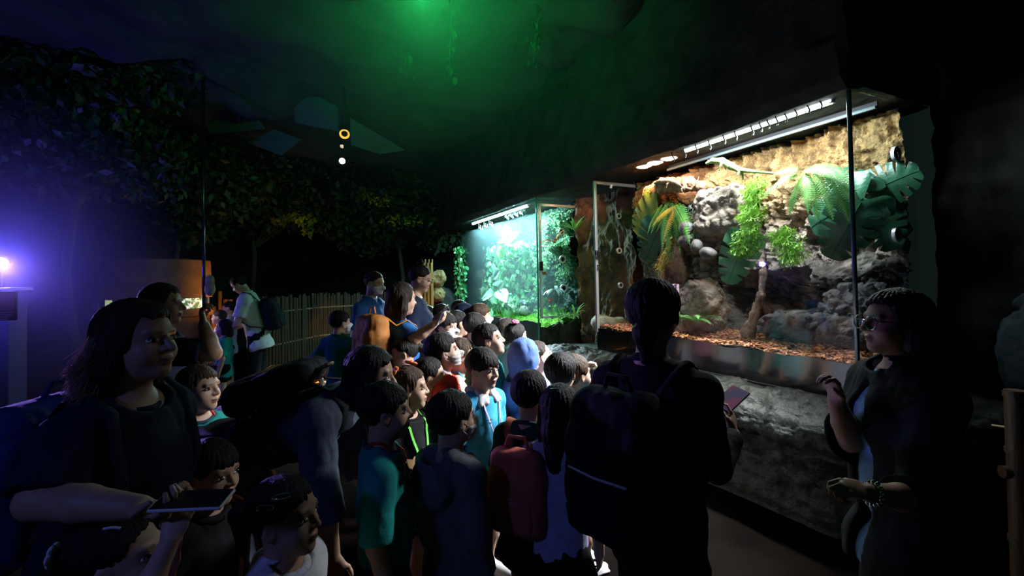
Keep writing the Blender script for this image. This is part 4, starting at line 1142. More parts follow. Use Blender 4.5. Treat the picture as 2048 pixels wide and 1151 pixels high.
    hm = (np.abs(q) < .62).all(1)
    tint = np.ones((len(V), 3))*np.array([1, 1, 1])
    tint *= (1+.08*fbm(V*30, 2, 5))[:, None]
    def dcap(a, b):
        a, b = np.array(a), np.array(b); ba = b-a; tt = np.clip(((q-a) @ ba)/(ba @ ba), 0, 1); return np.linalg.norm(q-a-tt[:, None]*ba, axis=1)
    lip = hm*np.clip(1.25-np.sqrt((q[:, 0]/.105)**2+((q[:, 2]+.247)/.055)**2)*1.0, 0, .6)*(q[:, 1] > .25)
    tint = tint*(1-lip[:, None])+np.array([.85, .45, .45])*lip[:, None]
    ml = hm*np.clip(1-dcap((-.085, .375, -.248), (.085, .375, -.248))/.045, 0, 1)*.75*(q[:, 1] > .25)  # shade in the mouth crease painted as a dark line
    for s in (-1, 1):
        br = np.minimum(dcap((s*.08, .36, .105), (s*.16, .33, .125)), dcap((s*.16, .33, .125), (s*.24, .27, .10)))
        ml = np.maximum(ml, hm*np.clip(1.4-br/.026, 0, 1)*.6*(q[:, 1] > .2))
    tint = tint*(1-.92*ml[:, None]) 
    link('body', mesh_np('body', V, Fc, True, [skin], tint=tint), t)
    # eyes
    if not low:
        for s in (-1, 1):
            b = MB(); nu_, nv_ = 18, 10; Vv = []; Ff = []; mi = []
            for i in range(nv_+1):
                ph = pi*i/nv_*.55
                for j in range(nu_):
                    a_ = 2*pi*j/nu_; Vv.append((sin(ph)*cos(a_)*.074, cos(ph)*.05, sin(ph)*sin(a_)*.033))
            Ff = [(i*nu_+j, (i+1)*nu_+j, (i+1)*nu_+(j+1) % nu_, i*nu_+(j+1) % nu_) for i in range(nv_) for j in range(nu_)]
            Vv = np.array(Vv); 
            b.add(hc+(((Vv @ mRz(-s*.22).T)+np.array([s*.148, .292, .018])) @ Rh.T)*hl, Ff)
            mm = [1 if (np.linalg.norm(Vv[fc].mean(0)[[0, 2]]) < .037) else 0 for fc in (list(x) for x in Ff)]
            b.m = mm
            lid = [hc+Rh @ (np.array([s*(.148+.078*cos(a_)), .335-.02*abs(cos(a_))-.012*(1-s*0), ( .020+.034*sin(a_))]))*hl for a_ in np.linspace(.25, pi-.25, 9)]
            b.tube(lid, .008*hl, 5, 1)
            b.build('eye', ['eye_white', 'iris'], t)
    # --- hair
    hair = hair or {}; st = hair.get('style', 'short'); hm_ = hair.get('mat', 'hair_black')
    if st != 'none':
        f = Field(); thick = hair.get('thick', .0)
        f.ell(hd((0, -.085, .150)), np.array((.372+thick, .440+thick, .395+thick))*hl, Rh, .03)
        fz = hair.get('fringe', .24)
        if st == 'short': ly = ([-.6, -.3, -.14, -.08, .05, .10, .22, .5], [-.34, -.33, -.24, .06, .06, -.02, fz-.04, fz])
        elif st == 'up': ly = ([-.6, -.42, -.2, -.08, .06, .12, .26, .5], [-.22, -.22, -.12, .08, .10, .10, fz, fz+.02])
        else: ly = ([-.6, .02, .10, .2, .5], [-2, -2, -.35, fz, fz+.02])
        def hc_cut(X, Y, Z):
            x, y, z = X-hc[0], Y-hc[1], Z-hc[2]
            qy = (Rh[0, 1]*x+Rh[1, 1]*y+Rh[2, 1]*z)/hl; qz = (Rh[0, 2]*x+Rh[1, 2]*y+Rh[2, 2]*z)/hl; qx = (Rh[0, 0]*x+Rh[1, 0]*y+Rh[2, 0]*z)/hl
            jag = .012*np.sin(qx*44+sd)+.012*np.sin(qx*83)+.02*np.sin(qx*9+sd)
            return (np.interp(qy, *ly)+jag-qz)*hl*.6
        ln = hair.get('length', .0)
        if st == 'long':
            spr = hair.get('spread', 1.0); bk = hair.get('back', 0)
            for s in (-1, 1):
                f.cap(hd((s*.27*spr, -.10, .05)), hd((s*.30*spr, -.14, -.30)), .15*hl, .15*hl, .06*hl)
                f.cap(hd((s*.30*spr, -.14, -.30)), hd((s*.28*spr, -.18-bk, -ln)), .15*hl, .09*hl, .06*hl)
            f.cap(hd((0, -.28, .05)), hd((0, -.34-bk*.5, -.35)), .26*hl, .25*hl, .06*hl); f.cap(hd((0, -.34-bk*.5, -.35)), hd((0, -.34-bk, -ln)), .25*hl, .17*hl, .06*hl)
        f.cut(hc_cut, .012)
        if st == 'long':     # open at the face
            f.ell(hd((0, .40, -.12)), np.array((.27, .36, .42))*hl, Rh, .03*hl, 's')
        if st == 'up':
            kind = hair.get('tail', 'bun')
            if kind == 'bun': f.ell(hd((0, -.36, .46)), np.array((.17, .17, .16))*hl, Rh, .05*hl)
            elif kind == 'topknot': f.ell(hd((0, -.20, .62)), np.array((.13, .13, .13))*hl, Rh, .05*hl)
            elif kind == 'pony':
                f.cap(hd((0, -.50, .20)), hd((0, -.66, .05)), .10*hl, .13*hl, .05*hl); f.cap(hd((0, -.66, .05)), hd((0, -.62, -.45)), .13*hl, .05*hl, .05*hl)
            elif kind == 'pigtails':
                for s in (-1, 1): f.cap(hd((s*.36, -.25, -.05)), hd((s*.50, -.28, -.30)), .09*hl, .10*hl, .04*hl); f.cap(hd((s*.50, -.28, -.30)), hd((s*.46, -.26, -.62)), .10*hl, .03*hl, .04*hl)
        def strands(X, Y, Z):
            p = (np.stack([X, Y, Z], -1)-hc) @ Rh/hl
            an = np.arctan2(p[..., 0], -p[..., 1]-.05+.0*p[..., 2])
            return hl*(.0055*np.sin(an*31+3*fbm(p*3, 2, sd)+sd)+.004*np.sin(an*67+4*fbm(p*4, 2, sd+9))+.016*fbm(p*np.array([9, 9, 3]), 2, sd+3)-.002)
        f.disp(strands)
        V, Fc = f.mesh(v*1.15)
        g.hair = link('hair', mesh_np('hair', V, Fc, True, [hm_]), t)
        if hair.get('flyaway'):
            b = MB(); rr = np.random.RandomState(3)
            for i in range(hair['flyaway']):
                s = rr.choice([-1, 1], p=[.5, .5]); a_ = rr.uniform(-.2, 1.1)*pi
                p0_ = hd((.36*spr*cos(a_), -.12-.36*abs(sin(a_)), rr.uniform(-.5, .15))); L_ = rr.uniform(.5, .9)*hl*ln*.8
                ou = Rh @ nrm(np.array([cos(a_), -abs(sin(a_))*.9-.2, 0])); pts = [p0_+ou*hl*.02]
                for j in range(1, 7):
                    tt = j/6; pts.append(p0_+ou*hl*(.03+.22*tt**1.6*rr.uniform(.7, 1.1))-np.array([0, 0, 1])*L_*tt)
                b.tube(pts, .0012, 3)
            o = b.build('hair_strands', 'hair_fly_backlit', t); o['kind'] = 'stuff'
    # --- clothes
    top = top or dict(kind='tee', mat='c_teal'); kd = top['kind']; ti = top.get('infl', .010)*(1 if kid else 1.15); f = Field(); torso(f, ti, .05)
    hz = zhip-top.get('hem', .06)*H
    if top.get('flare', .3): f.ell(Tt((0, 0, hz+.02*H)), (.108*H*bd+ti, .080*H*bd+ti, .10*H), Rl, .05)
    for nm in 'RL':
        a = g.arm[nm]; fl = top.get('flarearm', .012)
        if kd in ('tee', 'polo'): f.cap(a['S'], a['S']+(a['E']-a['S'])*top.get('sleeve', .72), ru+ti*.8, ru+ti+fl*.5, .03, cut=True)
        elif kd in ('hoodie', 'long', 'knit', 'cardigan'):
            f.cap(a['S'], a['E'], ru+ti, rf+ti+.004, .03); f.cap(a['E'], a['W']-nrm(a['W']-a['E'])*.01*H, rf+ti+.003, rw_+ti+.003, .015, cut=True)
        elif kd == 'threeq':
            f.cap(a['S'], a['E'], ru+ti, rf+ti+.006, .03); f.cap(a['E'], a['E']+(a['W']-a['E'])*.35, rf+ti+.006, rf+ti+.006, .015, cut=True)
    up_ax = Rl @ np.array([0, 0, 1.])
    hp0 = Tt((0, 0, hz))
    f.cut(lambda X, Y, Z: -((X-hp0[0])*up_ax[0]+(Y-hp0[1])*up_ax[1]+(Z-hp0[2])*up_ax[2]), .004)
    nk = Tt(nb+np.array([0, .03*H, .012*H])); f.ell(nk, np.array((.34, .34, .16))*hl*top.get('neck', 1), Rl, .008, 's')
    if kd == 'hoodie':
        f.cap(Tt((-.055*H, -.045*H, zsh+.01*H)), Tt((.055*H, -.045*H, zsh+.01*H)), .034*H, .034*H, .02); f.ell(Tt((0, -.088*H, zsh-.055*H)), (.088*H, .046*H, .085*H), Rl, .03); f.ell(Tt((0, -.075*H, zsh+.03*H)), (.052*H, .03*H, .04*H), Rl, .01, 's')
        for s in (-1, 1): f.cap(Tt((s*.055*H, -.03*H, zsh+.012*H)), Tt((s*.03*H, .055*H, zsh-.03*H)), .028*H, .022*H, .02)
    f.disp(wrink(sd, .0055 if kid else .008, 9 if kid else 7))
    g.shirt = f; g.trunk = Field(); torso(g.trunk, ti, .05)
    V, Fc = f.mesh(vc)
    rim = top.get('rim'); mi = None; mts = [top['mat']]
    ob = link({'tee': 't_shirt', 'polo': 'polo_shirt', 'hoodie': 'hoodie', 'long': 'long_sleeved_top', 'knit': 'sweater', 'cardigan': 'cardigan', 'threeq': 'blouse'}[kd], mesh_np('shirt', V, Fc, True, mts), t); g.top = ob
    # collar / neckband: a ring that follows the shirt round the neck
    nr = np.array((.30, .30))*hl*top.get('neck', 1)
    def ring(r1, dz, th, mm, name, flat=None, gapf=0, par=ob):
        pts = []
        for a_ in np.linspace(gapf, 2*pi-gapf, 25):
            x, y = r1[0]*sin(a_), r1[1]*cos(a_); pts.append(Tt(nb+np.array([x, y+.008*H, dz-.10*hl*cos(a_)*1.0])))
        b = MB(); b.tube(pts, th, 8, flat=flat); o = b.build(name, mm, par); 
        return o
    if kd in ('tee', 'knit', 'long') and top.get('band', True): ring(nr*.98, .03*hl, .045*hl if kd == 'tee' else .07*hl, rim or top['mat'], 'neckband')
    if kd == 'polo':
        cf = Field(); 
        for s in (-1, 1):
            cf.ell(Tt(nb+np.array([s*.22*hl, .36*hl, -.09*hl])), np.array((.19, .085, .13))*hl, Rl @ mRy(s*.5) @ mRx(.45), .02); cf.cap(Tt(nb+np.array([s*.27*hl, -.10*hl, .10*hl])), Tt(nb+np.array([s*.25*hl, .20*hl, .03*hl])), .07*hl, .08*hl, .02); cf.cap(Tt(nb+np.array([s*.25*hl, .20*hl, .03*hl])), Tt(nb+np.array([s*.16*hl, .42*hl, -.18*hl])), .085*hl, .055*hl, .02); cf.cap(Tt(nb+np.array([s*.25*hl, .20*hl, .0*hl])), Tt(nb+np.array([s*.38*hl, .38*hl, -.20*hl])), .08*hl, .05*hl, .02)
        cf.cap(Tt(nb+np.array([-.24*hl, -.17*hl, .10*hl])), Tt(nb+np.array([.24*hl, -.17*hl, .10*hl])), .07*hl, .07*hl, .03)
        V, Fc = cf.mesh(vc*.7); link('collar', mesh_np('collar', V, Fc, True, [top.get('collar', top['mat'])]), ob)
    if top.get('over'):
        f = Field(); torso(f, ti+.016, .05); f.ell(Tt((0, 0, hz+.02*H)), (.112*H*bd+ti+.02, .085*H*bd+ti+.02, .13*H), Rl, .05)
        for nm in 'RL':
            a = g.arm[nm]; f.cap(a['S'], a['E'], ru+ti+.016, rf+ti+.016, .03); f.cap(a['E'], a['E']+(a['W']-a['E'])*top.get('oversleeve', .4), rf+ti+.016, rf+ti+.010, .015, cut=True)
        f.ell(Tt((0, .15*H, (zsh+hz)/2)), (.032*H, .13*H, (zsh-hz)*.62), Rl, .01, 's'); f.ell(nk, np.array((.34, .34, .16))*hl, Rl, .008, 's')
        f.cut(lambda X, Y, Z: (hz+.0)-Z, .004); f.disp(wrink(sd+2, .009, 7)); V, Fc = f.mesh(vc); link('open_cardigan', mesh_np('open_cardigan', V, Fc, True, [top['over']]), t)
    # --- lower garment
    bottom = bottom or dict(kind='short', mat='c_navy'); kb = bottom['kind']; f = Field(); bi = .012*H
    f.ell((0, 0, zhip+.015*H), (.099*H*bd+.006, .069*H*bd+.006, .10*H), None, .04)
    if kb == 'skirt':
        for j in range(3): f.ell((0, 0, zhip-.03*H-.045*H*j), (.105*H*bd+.018*H*j, .078*H*bd+.018*H*j, .07*H), None, .04)
        f.cut(lambda X, Y, Z: (zhip-.17*H)-Z, .004)
    else:
        for nm in 'RL':
            Hp, K, A = g.leg[nm]
            if kb == 'short': f.cap(Hp, Hp+(K-Hp)*.72, .056*H*bd+.008, .050*H*bd+.012, .03, cut=True)
            else: f.cap(Hp, K, .055*H*bd+.006, .041*H*bd+.006, .03); f.cap(K, A+np.array([0, 0, .01*H]), .040*H*bd+.006, .030*H*bd+.006, .02, cut=True)
    f.cut(lambda X, Y, Z: Z-(zhip+.075*H), .004); f.disp(wrink(sd+5, .005, 8))
    V, Fc = f.mesh(vc*1.25); g.bottom = link({'short': 'shorts', 'long': 'trousers', 'skirt': 'skirt'}[kb], mesh_np('bottom', V, Fc, True, [bottom['mat']]), t)
    for nm in 'RL':
        Hp, K, A = g.leg[nm]; f = Field(); fx = A+np.array([0, .055*H, 0]); z0 = A[2]-.042*H
        f.ell((fx[0], fx[1]-.01*H, z0+.022*H), (.030*H, .088*H, .028*H), None, .02); f.cap(A+np.array([0, -.012*H, .012*H]), A+np.array([0, .0, -.01*H]), .030*H, .032*H, .02); f.box((fx[0], fx[1]-.012*H, z0+.008*H), (.031*H, .085*H, .008*H), None, .006, .008)
        f.cut(lambda X, Y, Z: z0+.001-Z, .003); V, Fc = f.mesh(max(vc*.9, .006))
        link('shoe', mesh_np('shoe', V, Fc, True, [shoes]), t)
    # --- face mask
    if mask:
        f = Field()
        f.ell(hd((0, .07, -.18)), np.array((.325, .345, .32))*hl, Rh, .03); f.cap(hd((0, .38, .0)), hd((0, .455, -.13)), .06*hl, .085*hl, .12*hl); f.ell(hd((0, .27, -.38)), np.array((.15, .13, .12))*hl, Rh, .10*hl)
        for s in (-1, 1): f.ell(hd((s*.155, .20, -.15)), np.array((.16, .155, .16))*hl, Rh, .08*hl)
        def mc(X, Y, Z):
            x, y, z = X-hc[0], Y-hc[1], Z-hc[2]
            qx = (Rh[0, 0]*x+Rh[1, 0]*y+Rh[2, 0]*z)/hl; qy = (Rh[0, 1]*x+Rh[1, 1]*y+Rh[2, 1]*z)/hl; qz = (Rh[0, 2]*x+Rh[1, 2]*y+Rh[2, 2]*z)/hl
            return np.maximum(np.maximum(qz-(-.035-.25*np.abs(qx)), -.44-qz), .115+.18*np.abs(qz+.2)-qy)*hl*.8
        f.cut(mc, .008); f.disp(lambda X, Y, Z: .0012*np.sin((Z-hc[2])/hl*60))
        V, Fc = f.mesh(v*1.1); mo = link('face_mask', mesh_np('face_mask', V, Fc, True, [mask]), t)
        b = MB()
        for s in (-1, 1):
            b.tube([hd((s*.285, .13, -.12)), hd((s*.355, .02, -.02)), hd((s*.375, -.07, .03)), hd((s*.385, -.10, -.05)), hd((s*.36, -.03, -.15)), hd((s*.28, .12, -.28))], .010*hl, 5)
        b.build('ear_loops', mask, mo)
    if glasses:
        b = MB(); l = MB()
        for s in (-1, 1):
            pts = [hd((s*(.155+.125*cos(a_)), .425-.05*abs(.155+.125*cos(a_)), -.0+.11*sin(a_))) for a_ in np.linspace(0, 2*pi, 21)]
            b.tube(pts, .009*hl, 6, cap=False); l.add(pts[:-1], [tuple(range(20))])
            b.tube([hd((s*.28, .40, .03)), hd((s*.37, .1, .05)), hd((s*.385, -.06, .03)), hd((s*.37, -.10, -.06))], .008*hl, 5)
        b.tube([hd((-.04, .43, .03)), hd((0, .44, .045)), hd((.04, .43, .03))], .008*hl, 5)
        go = b.build('glasses', 'silver' if glasses == True else glasses, t); l.build('lenses', 'spectacle_lens', go)
    return g

# accessories -----------------------------------------------------
def front(g, x, z, fld=None, far=.5, back=False):
    """first shirt surface met at height z, offset x, coming from the front (torso frame)"""
    fld = fld or g.trunk; ys = np.linspace(.45, -.05, 160) if not back else np.linspace(-.45, .05, 160)
    p = np.stack([g.Tt((x, y, z)) for y in ys]); d = fld.ev(p); i = np.argmax(d < 0)
    return p[i] if (d < 0).any() else g.Tt((x, .06*g.H, z))
def surf(g, p, out, d0=.006):
    """march a point along 'out' until it sits just outside the shirt"""
    p = np.asarray(p, float); q = p+np.multiply.outer(np.linspace(-.12, .25, 120), out); d = g.shirt.ev(q); ok = np.nonzero(d > d0)[0]
    ins = np.nonzero(d < 0)[0]
    if len(ins): ok = ok[ok > ins[-1]]
    return q[ok[0]] if len(ok) else p
def ribbon(name, pts, wd, m, par, th=.0016, nrmv=None):
    b = MB(); pts = np.asarray(pts); n = len(pts); T_ = np.gradient(pts, axis=0); V = []
    for i in range(n):
        nn = nrmv[i] if nrmv is not None else np.array([0, 1, 0.]); s = np.cross(T_[i], nn); s /= np.linalg.norm(s)+1e-9; nn = np.cross(s, T_[i]); nn /= np.linalg.norm(nn)+1e-9
        V += [pts[i]-s*wd/2-nn*th, pts[i]+s*wd/2-nn*th, pts[i]+s*wd/2+nn*th, pts[i]-s*wd/2+nn*th]
    F = [(i*4+j, i*4+(j+1) % 4, (i+1)*4+(j+1) % 4, (i+1)*4+j) for i in range(n-1) for j in range(4)]+[(0, 3, 2, 1), (n*4-4, n*4-3, n*4-2, n*4-1)]
    b.add(V, F); return b.build(name, m, par)
def lanyard(g, m, drop=.20, wd=.012, card=True, cardm='card', x0=0, spread=.30):
    H, hl = g.H, g.hl; o = None; low_z = g.zsh-drop*H; nz0 = g.zsh
    for s in (-1, 1):
        pts = [g.Tt((s*.02*H, -.055*H, g.zsh+.028*H))]+[surf(g, g.Tt((s*x*hl, y*H, g.zsh+.01*H)), nrm(g.Tt((0, 0, 1))-g.Tt((0, 0, 0))), .006) for x, y in ((.24, -.035), (spread, -.005), (spread, .02))]
        for t_ in np.linspace(0, 1, 9):
            z = g.zsh-.015*H+(low_z-g.zsh+.015*H)*t_; x = s*spread*hl*(1-t_)+x0*t_; p = front(g, x, z); pts.append(p+np.array([0, .008, 0]))
        q = ribbon('lanyard', pts, wd, m, g.root, nrmv=[np.array([0, -1, .3])]*1+[np.array([s*.5, .2, 1])]*3+[np.array([0, 1, .2])]*9)
        o = o or q
    if card:
        p = front(g, x0, low_z-.03*H); p2 = front(g, x0, low_z-.11*H); up = nrm(p-p2); c = (p+p2)/2+np.array([0, .012, 0])
        R = np.stack([np.array([1., 0, 0]), np.cross(up, np.array([1., 0, 0])), up], 1)
        b = MB(); b.box(c, (.062, .004, .092), R, bev=.003); co = b.build('badge', cardm, o)
        b = MB()
        for k in range(4): b.box(c+R @ np.array([-.004, .0025, .012-.016*k]), (.036, .001, .0035), R)
        b.box(c+R @ np.array([-.006, .0025, .032]), (.018, .001, .012), R)
        b.build('print', 'ink', co)
def shirt_spots(g, spots, m, name='print_patch'):
    """flat generic printed shapes on the front of a shirt"""
    for (x, z, rx, rz, seed) in spots:
        b = MB(); V = []; n = 18; rr = np.random.RandomState(seed)
        ph = rr.uniform(0, 6, 3)
        for i in range(n):
            a_ = 2*pi*i/n; k = 1+.25*sin(3*a_+ph[0])+.15*sin(5*a_+ph[1]); V.append(front(g, x+rx*k*cos(a_), z+rz*k*sin(a_))+np.array([0, .010, 0]))
        V.append(front(g, x, z)+np.array([0, .011, 0])); b.add(V, [(n, i, (i+1) % n) for i in range(n)]); b.build(name, m, g.top)
def clip(g, pos, kind, m, name='hair_clip', s=1.0):
    b = MB(); p = g.hd(pos[:3]); hl = g.hl
    n = nrm(p-g.hd((0, -.09, .12)))
    if kind == 'bow':
        d, a_, c = frame(n)
        for k in range(6):
            v = cos(k*pi/3)*a_+sin(k*pi/3)*c; b.ell(p+v*.055*hl*s+n*.02*hl, np.array((.055, .03, .055))*hl*s, np.stack([a_, n, c], 1), 8, 6)
        b.ell(p+n*.045*hl, (.03*hl*s,)*3, None, 8, 6)
    elif kind == 'bar':
        d, a_, c = frame(n); a_ = Rot2(a_, c, pos[3] if len(pos) > 3 else 0)
        b.tube([p-a_*.10*hl*s, p+n*.02*hl, p+a_*.10*hl*s], .018*hl*s, 6)
    elif kind == 'loop':
        d, a_, c = frame(n); pts = [p+n*.03*hl+a_*.11*hl*s*cos(q)+c*.032*hl*s*sin(q) for q in np.linspace(0, 2*pi, 16)]; b.tube(pts, .012*hl, 5, cap=False)
    elif kind == 'pearl':
        for k in range(3): b.ell(p+np.array([0, 0, -.06*k])*hl+n*.01, (.05*hl*s,)*3, None, 10, 8)
    elif kind == 'tie': b.ell(p, np.array((.07, .07, .06))*hl*s, None, 10, 8)
    return b.build(name, m, g.root)
def Rot2(a, c, t): return a*cos(t)+c*sin(t)
def world(g, p): return g.base+g.Rw @ np.asarray(p, float)
def backpack(g, label, m, size=(.26, .12, .36), drop=.02, m2=None, name='backpack', side=0, straps=True, pocket=True, strapm=None, tilt=0, trim=None, handle=True, dist=0, sag=1.0):
    H = g.H; sx, sy, sz = size; m2 = m2 or m
    zc = g.zsh-drop-sz/2; pb = front(g, 0, g.zsh-.16*H, back=True); 
    c = g.Tt((side, 0, zc)); bk = nrm(g.Tt((0, -1, zc))-g.Tt((0, 0, zc))); up = nrm(g.Tt((0, 0, 1))-g.Tt((0, 0, 0)))
    y0 = float((pb-c) @ bk)+dist; c = c+bk*(y0+sy*.5+.004); R = np.stack([np.array([1., 0, 0]), -bk, up], 1) @ mRx(tilt)
    t = thing(name, label, 'backpack', g.base, radians(0)); t.rotation_euler = g.root.rotation_euler
    f = Field(); f.box(c, (sx/2, sy/2, sz/2), R, min(sx, sy)*.42); f.box(c-R[:, 2]*sz*.12+R[:, 1]*(-sy*.15), (sx/2*sag, sy/2, sz*.38), R, min(sx, sy)*.4, .04)
    f.disp(wrink(int(sx*1000), .007, 10)); V, F = f.mesh(.009); link('bag_body', mesh_np('bag', V, F, True, [m]), t)
    if pocket:
        f = Field(); f.box(c-R[:, 2]*sz*.22-R[:, 1]*sy*.52, (sx*.38, sy*.22, sz*.22), R, sy*.18); f.disp(wrink(int(sx*900), .004, 12)); V, F = f.mesh(.008); po = link('front_pocket', mesh_np('pocket', V, F, True, [m2]), t)
        b = MB(); zc_ = c-R[:, 2]*sz*.02-R[:, 1]*sy*.66; b.tube([zc_-R[:, 0]*sx*.33, zc_-R[:, 1]*.012, zc_+R[:, 0]*sx*.33], .004, 5); b.build('zipper', trim or m2, po)
    if handle:
        b = MB(); tp = c+R[:, 2]*sz*.5; b.tube([tp-R[:, 0]*.05, tp-R[:, 0]*.035+R[:, 2]*.04, tp+R[:, 0]*.035+R[:, 2]*.04, tp+R[:, 0]*.05], .008, 6); b.build('handle', m2, t)
    if straps:
        for s in (-1, 1):
            pts = []
            tp = c+R[:, 2]*sz*.42+R[:, 1]*sy*.45+R[:, 0]*s*sx*.22; pts.append(tp)
            for (x, y, z) in ((s*.075*H, -.05*H, g.zsh+.01*H), (s*.08*H, -.005*H, g.zsh+.03*H), (s*.08*H, .04*H, g.zsh+.0*H)): pts.append(surf(g, g.Tt((x, y, z)), nrm(g.Tt((x, y*1.0, z+1))-g.Tt((x, y, z))), .008))
            for z in np.linspace(g.zsh-.04*H, g.zsh-.19*H, 6): pts.append(front(g, s*.085*H, z)+np.array([0, .010, 0]))
            pts.append(g.Tt((s*.105*H, .0, g.zsh-.23*H))); pts.append(c-R[:, 2]*sz*.36+R[:, 1]*sy*.4+R[:, 0]*s*sx*.46)
            b = MB(); b.tube(pts, .017, 8, flat=.3); b.build('shoulder_strap', strapm or m2, t)
    return t
def phone(label, c, x, y, size=(.072, .150, .008), scr='screen', case='black', name='phone'):
    """x: across, y: along its length (both world), screen faces x cross y"""
    x = nrm(x); y = nrm(y-x*np.dot(x, y)); R = np.stack([x, y, np.cross(x, y)], 1); t = thing(name, label, 'phone', c)
    c0 = np.zeros(3); b = MB(); b.box(c0, size, R, bev=.0035); b.build('case', case, t)
    b = MB(); b.box(c0+R[:, 2]*(size[2]/2+.0003), (size[0]*.93, size[1]*.95, .0008), R); b.build('screen', scr, t)
    b = MB(); b.box(c0+R @ np.array([-size[0]*.25, size[1]*.36, -size[2]/2-.001]), (size[0]*.32, size[1]*.2, .003), R, bev=.002); b.build('camera_bump', 'black_gloss', t)
    return t
# ------------------------------------------------------------------ the hall to the left
LAMPP = P(2, 525, 4.5)
# display pillar with a sign, purple lamp on top
pc = P(-8, 578, 4.55); top_z = pc[2]
t = thing('display_pillar', 'dark pillar with an information board at the left edge', 'pillar', (pc[0], pc[1], 0), world=True)
b = MB(); b.box((pc[0]+.02, pc[1]+.05, top_z/2-.01), (.24, .24, top_z-.02), mRz(.25), bev=.01); b.build('shaft', 'kiosk', t)
b = MB(); b.box((pc[0]+.02, pc[1]+.05, top_z), (.30, .30, .03), mRz(.25), bev=.006); b.build('top_plate', 'alu', t)
s0 = P(16, 611, 4.25)
b = MB(); b.box(s0, (.15, .02, .27), mRz(.1), bev=.004); sg = b.build('sign_board', 'black', t)
mat('sign_face', (.05, .06, .20), (.22, .08, .10), scale=14, rough=.4); mat('sign_text', (.6, .6, .75), rough=.6)
b = MB(); b.box(s0+np.array([0, -.012, .04]), (.13, .004, .16), mRz(.1)); b.build('picture', 'sign_face', sg)
b = MB()
for k in range(4): b.box(s0+np.array([-.006*k, -.012, -.062-.02*k]), (.115-.017*k, .004, .007), mRz(.1))
b.build('text_lines', 'sign_text', sg)
t = thing('spotlight', 'purple white spotlight standing on the display pillar', 'lamp', LAMPP, world=True)
ax = nrm(np.array([.55, -.75, -.12]))
b = MB(); b.lathe(LAMPP, [(.03, -.14), (.055, -.13), (.06, 0), (.055, .012), (.05, .0), (.02, -.03)], ax, 20, cap=False); b.build('housing', 'black', t)
b = MB(); b.lathe(LAMPP, [(.001, .006), (.05, .0)], ax, 20, cap=False); b.build('bulb', 'bulb_purple', t)
b = MB(); b.tube([LAMPP-ax*.06, (LAMPP[0]-.05, LAMPP[1]+.05, top_z)], .014, 8); b.build('bracket', 'black', t)
# thin haze hanging round the violet lamp and under the green lit ceiling
def haze(name, lo, hi, dens, label, col=(1, 1, 1), an=0.):
    m = bpy.data.materials.new(name); m.use_nodes = True; N = m.node_tree.nodes; L = m.node_tree.links; N.remove(N['Principled BSDF'])
    v = N.new('ShaderNodeVolumeScatter'); v.inputs['Color'].default_value = (*col, 1); v.inputs['Anisotropy'].default_value = an
    tc = N.new('ShaderNodeTexCoord'); sb = N.new('ShaderNodeVectorMath'); sb.operation = 'SUBTRACT'; sb.inputs[1].default_value = (.5, .5, .5)
    ln = N.new('ShaderNodeVectorMath'); ln.operation = 'LENGTH'; mr = N.new('ShaderNodeMapRange')
    mr.inputs['From Min'].default_value = .5; mr.inputs['From Max'].default_value = 0; mr.inputs['To Min'].default_value = 0; mr.inputs['To Max'].default_value = 1
    pw = N.new('ShaderNodeMath'); pw.operation = 'POWER'; pw.inputs[1].default_value = 1.4; mu = N.new('ShaderNodeMath'); mu.operation = 'MULTIPLY'; mu.inputs[1].default_value = dens
    L.new(tc.outputs['Generated'], sb.inputs[0]); L.new(sb.outputs[0], ln.inputs[0]); L.new(ln.outputs['Value'], mr.inputs['Value']); L.new(mr.outputs[0], pw.inputs[0]); L.new(pw.outputs[0], mu.inputs[0])
    L.new(mu.outputs[0], v.inputs['Density']); L.new(v.outputs[0], N['Material Output'].inputs['Volume']); MATS[name] = m
    b = MB(); b.ell(lo, hi, nu=48, nv=24); return tag(b.build(name, name, smooth=False), label, 'haze', kind='stuff')
haze('violet_haze', LAMPP, (1.55, 1.7, 1.9), .32, 'violet haze glowing around the spotlight at the left edge')
haze('green_haze', P(880, 30, 3.9), (2.4, 1.4, 2.0), .16, 'green haze glowing under the middle of the ceiling')
# curved kiosk
kc = P(318, 600, 7.0); kx, ky = kc[0], kc[1]
t = thing('aquarium_kiosk', 'round kiosk with a tan curved hood over small lit aquariums', 'kiosk', (kx, ky, 0), world=True)
zt, zb = P(318, 522, 7.0)[2], P(330, 597, 6.4)[2]; r_ = (405-318)/FPX*7.0
def drum(r1, z1, r2, z2, n=64): 
    b = MB(); b.lathe((kx, ky, 0), [(r1-.04, z1), (r1, z1), (r1*.5+r2*.5, (z1+z2)/2), (r2, z2), (r2-.04, z2), (r1-.06, z1)], UP, n, cap=False); return b
drum(r_*1.03, zb, r_, zt).build('hood', 'hood_tan', t)
b = MB(); b.lathe((kx, ky, 0), [(.001, zt-.01), (r_, zt-.01), (r_, zt+.015), (.001, zt+.02)], UP, 64, cap=False); b.build('roof', 'black', t)
z3 = P(330, 622, 6.4)[2]; b = MB(); b.lathe((kx, ky, 0), [(.001, .0), (r_*.98, 0), (r_*.98, z3-.12), (r_*1.06, z3-.10), (r_*1.06, z3), (.001, z3)], UP, 64, cap=False); b.build('counter', 'hood_tan', t)
mat('aqua_lit', (.03, .16, .05), (.9, 1, .95), scale=24, ramp=(.42, .58), emit=(.75, 1, .9), estr=.8); mat('aqua_amber', (.5, .5, .1), (.2, .5, .4), scale=12, emit=(.55, .6, .25), estr=.8)
nt = MATS['aqua_lit'].node_tree; nt.links.new([n for n in nt.nodes if n.type == 'VALTORGB'][0].outputs[0], nt.nodes['Principled BSDF'].inputs['Emission Color'])
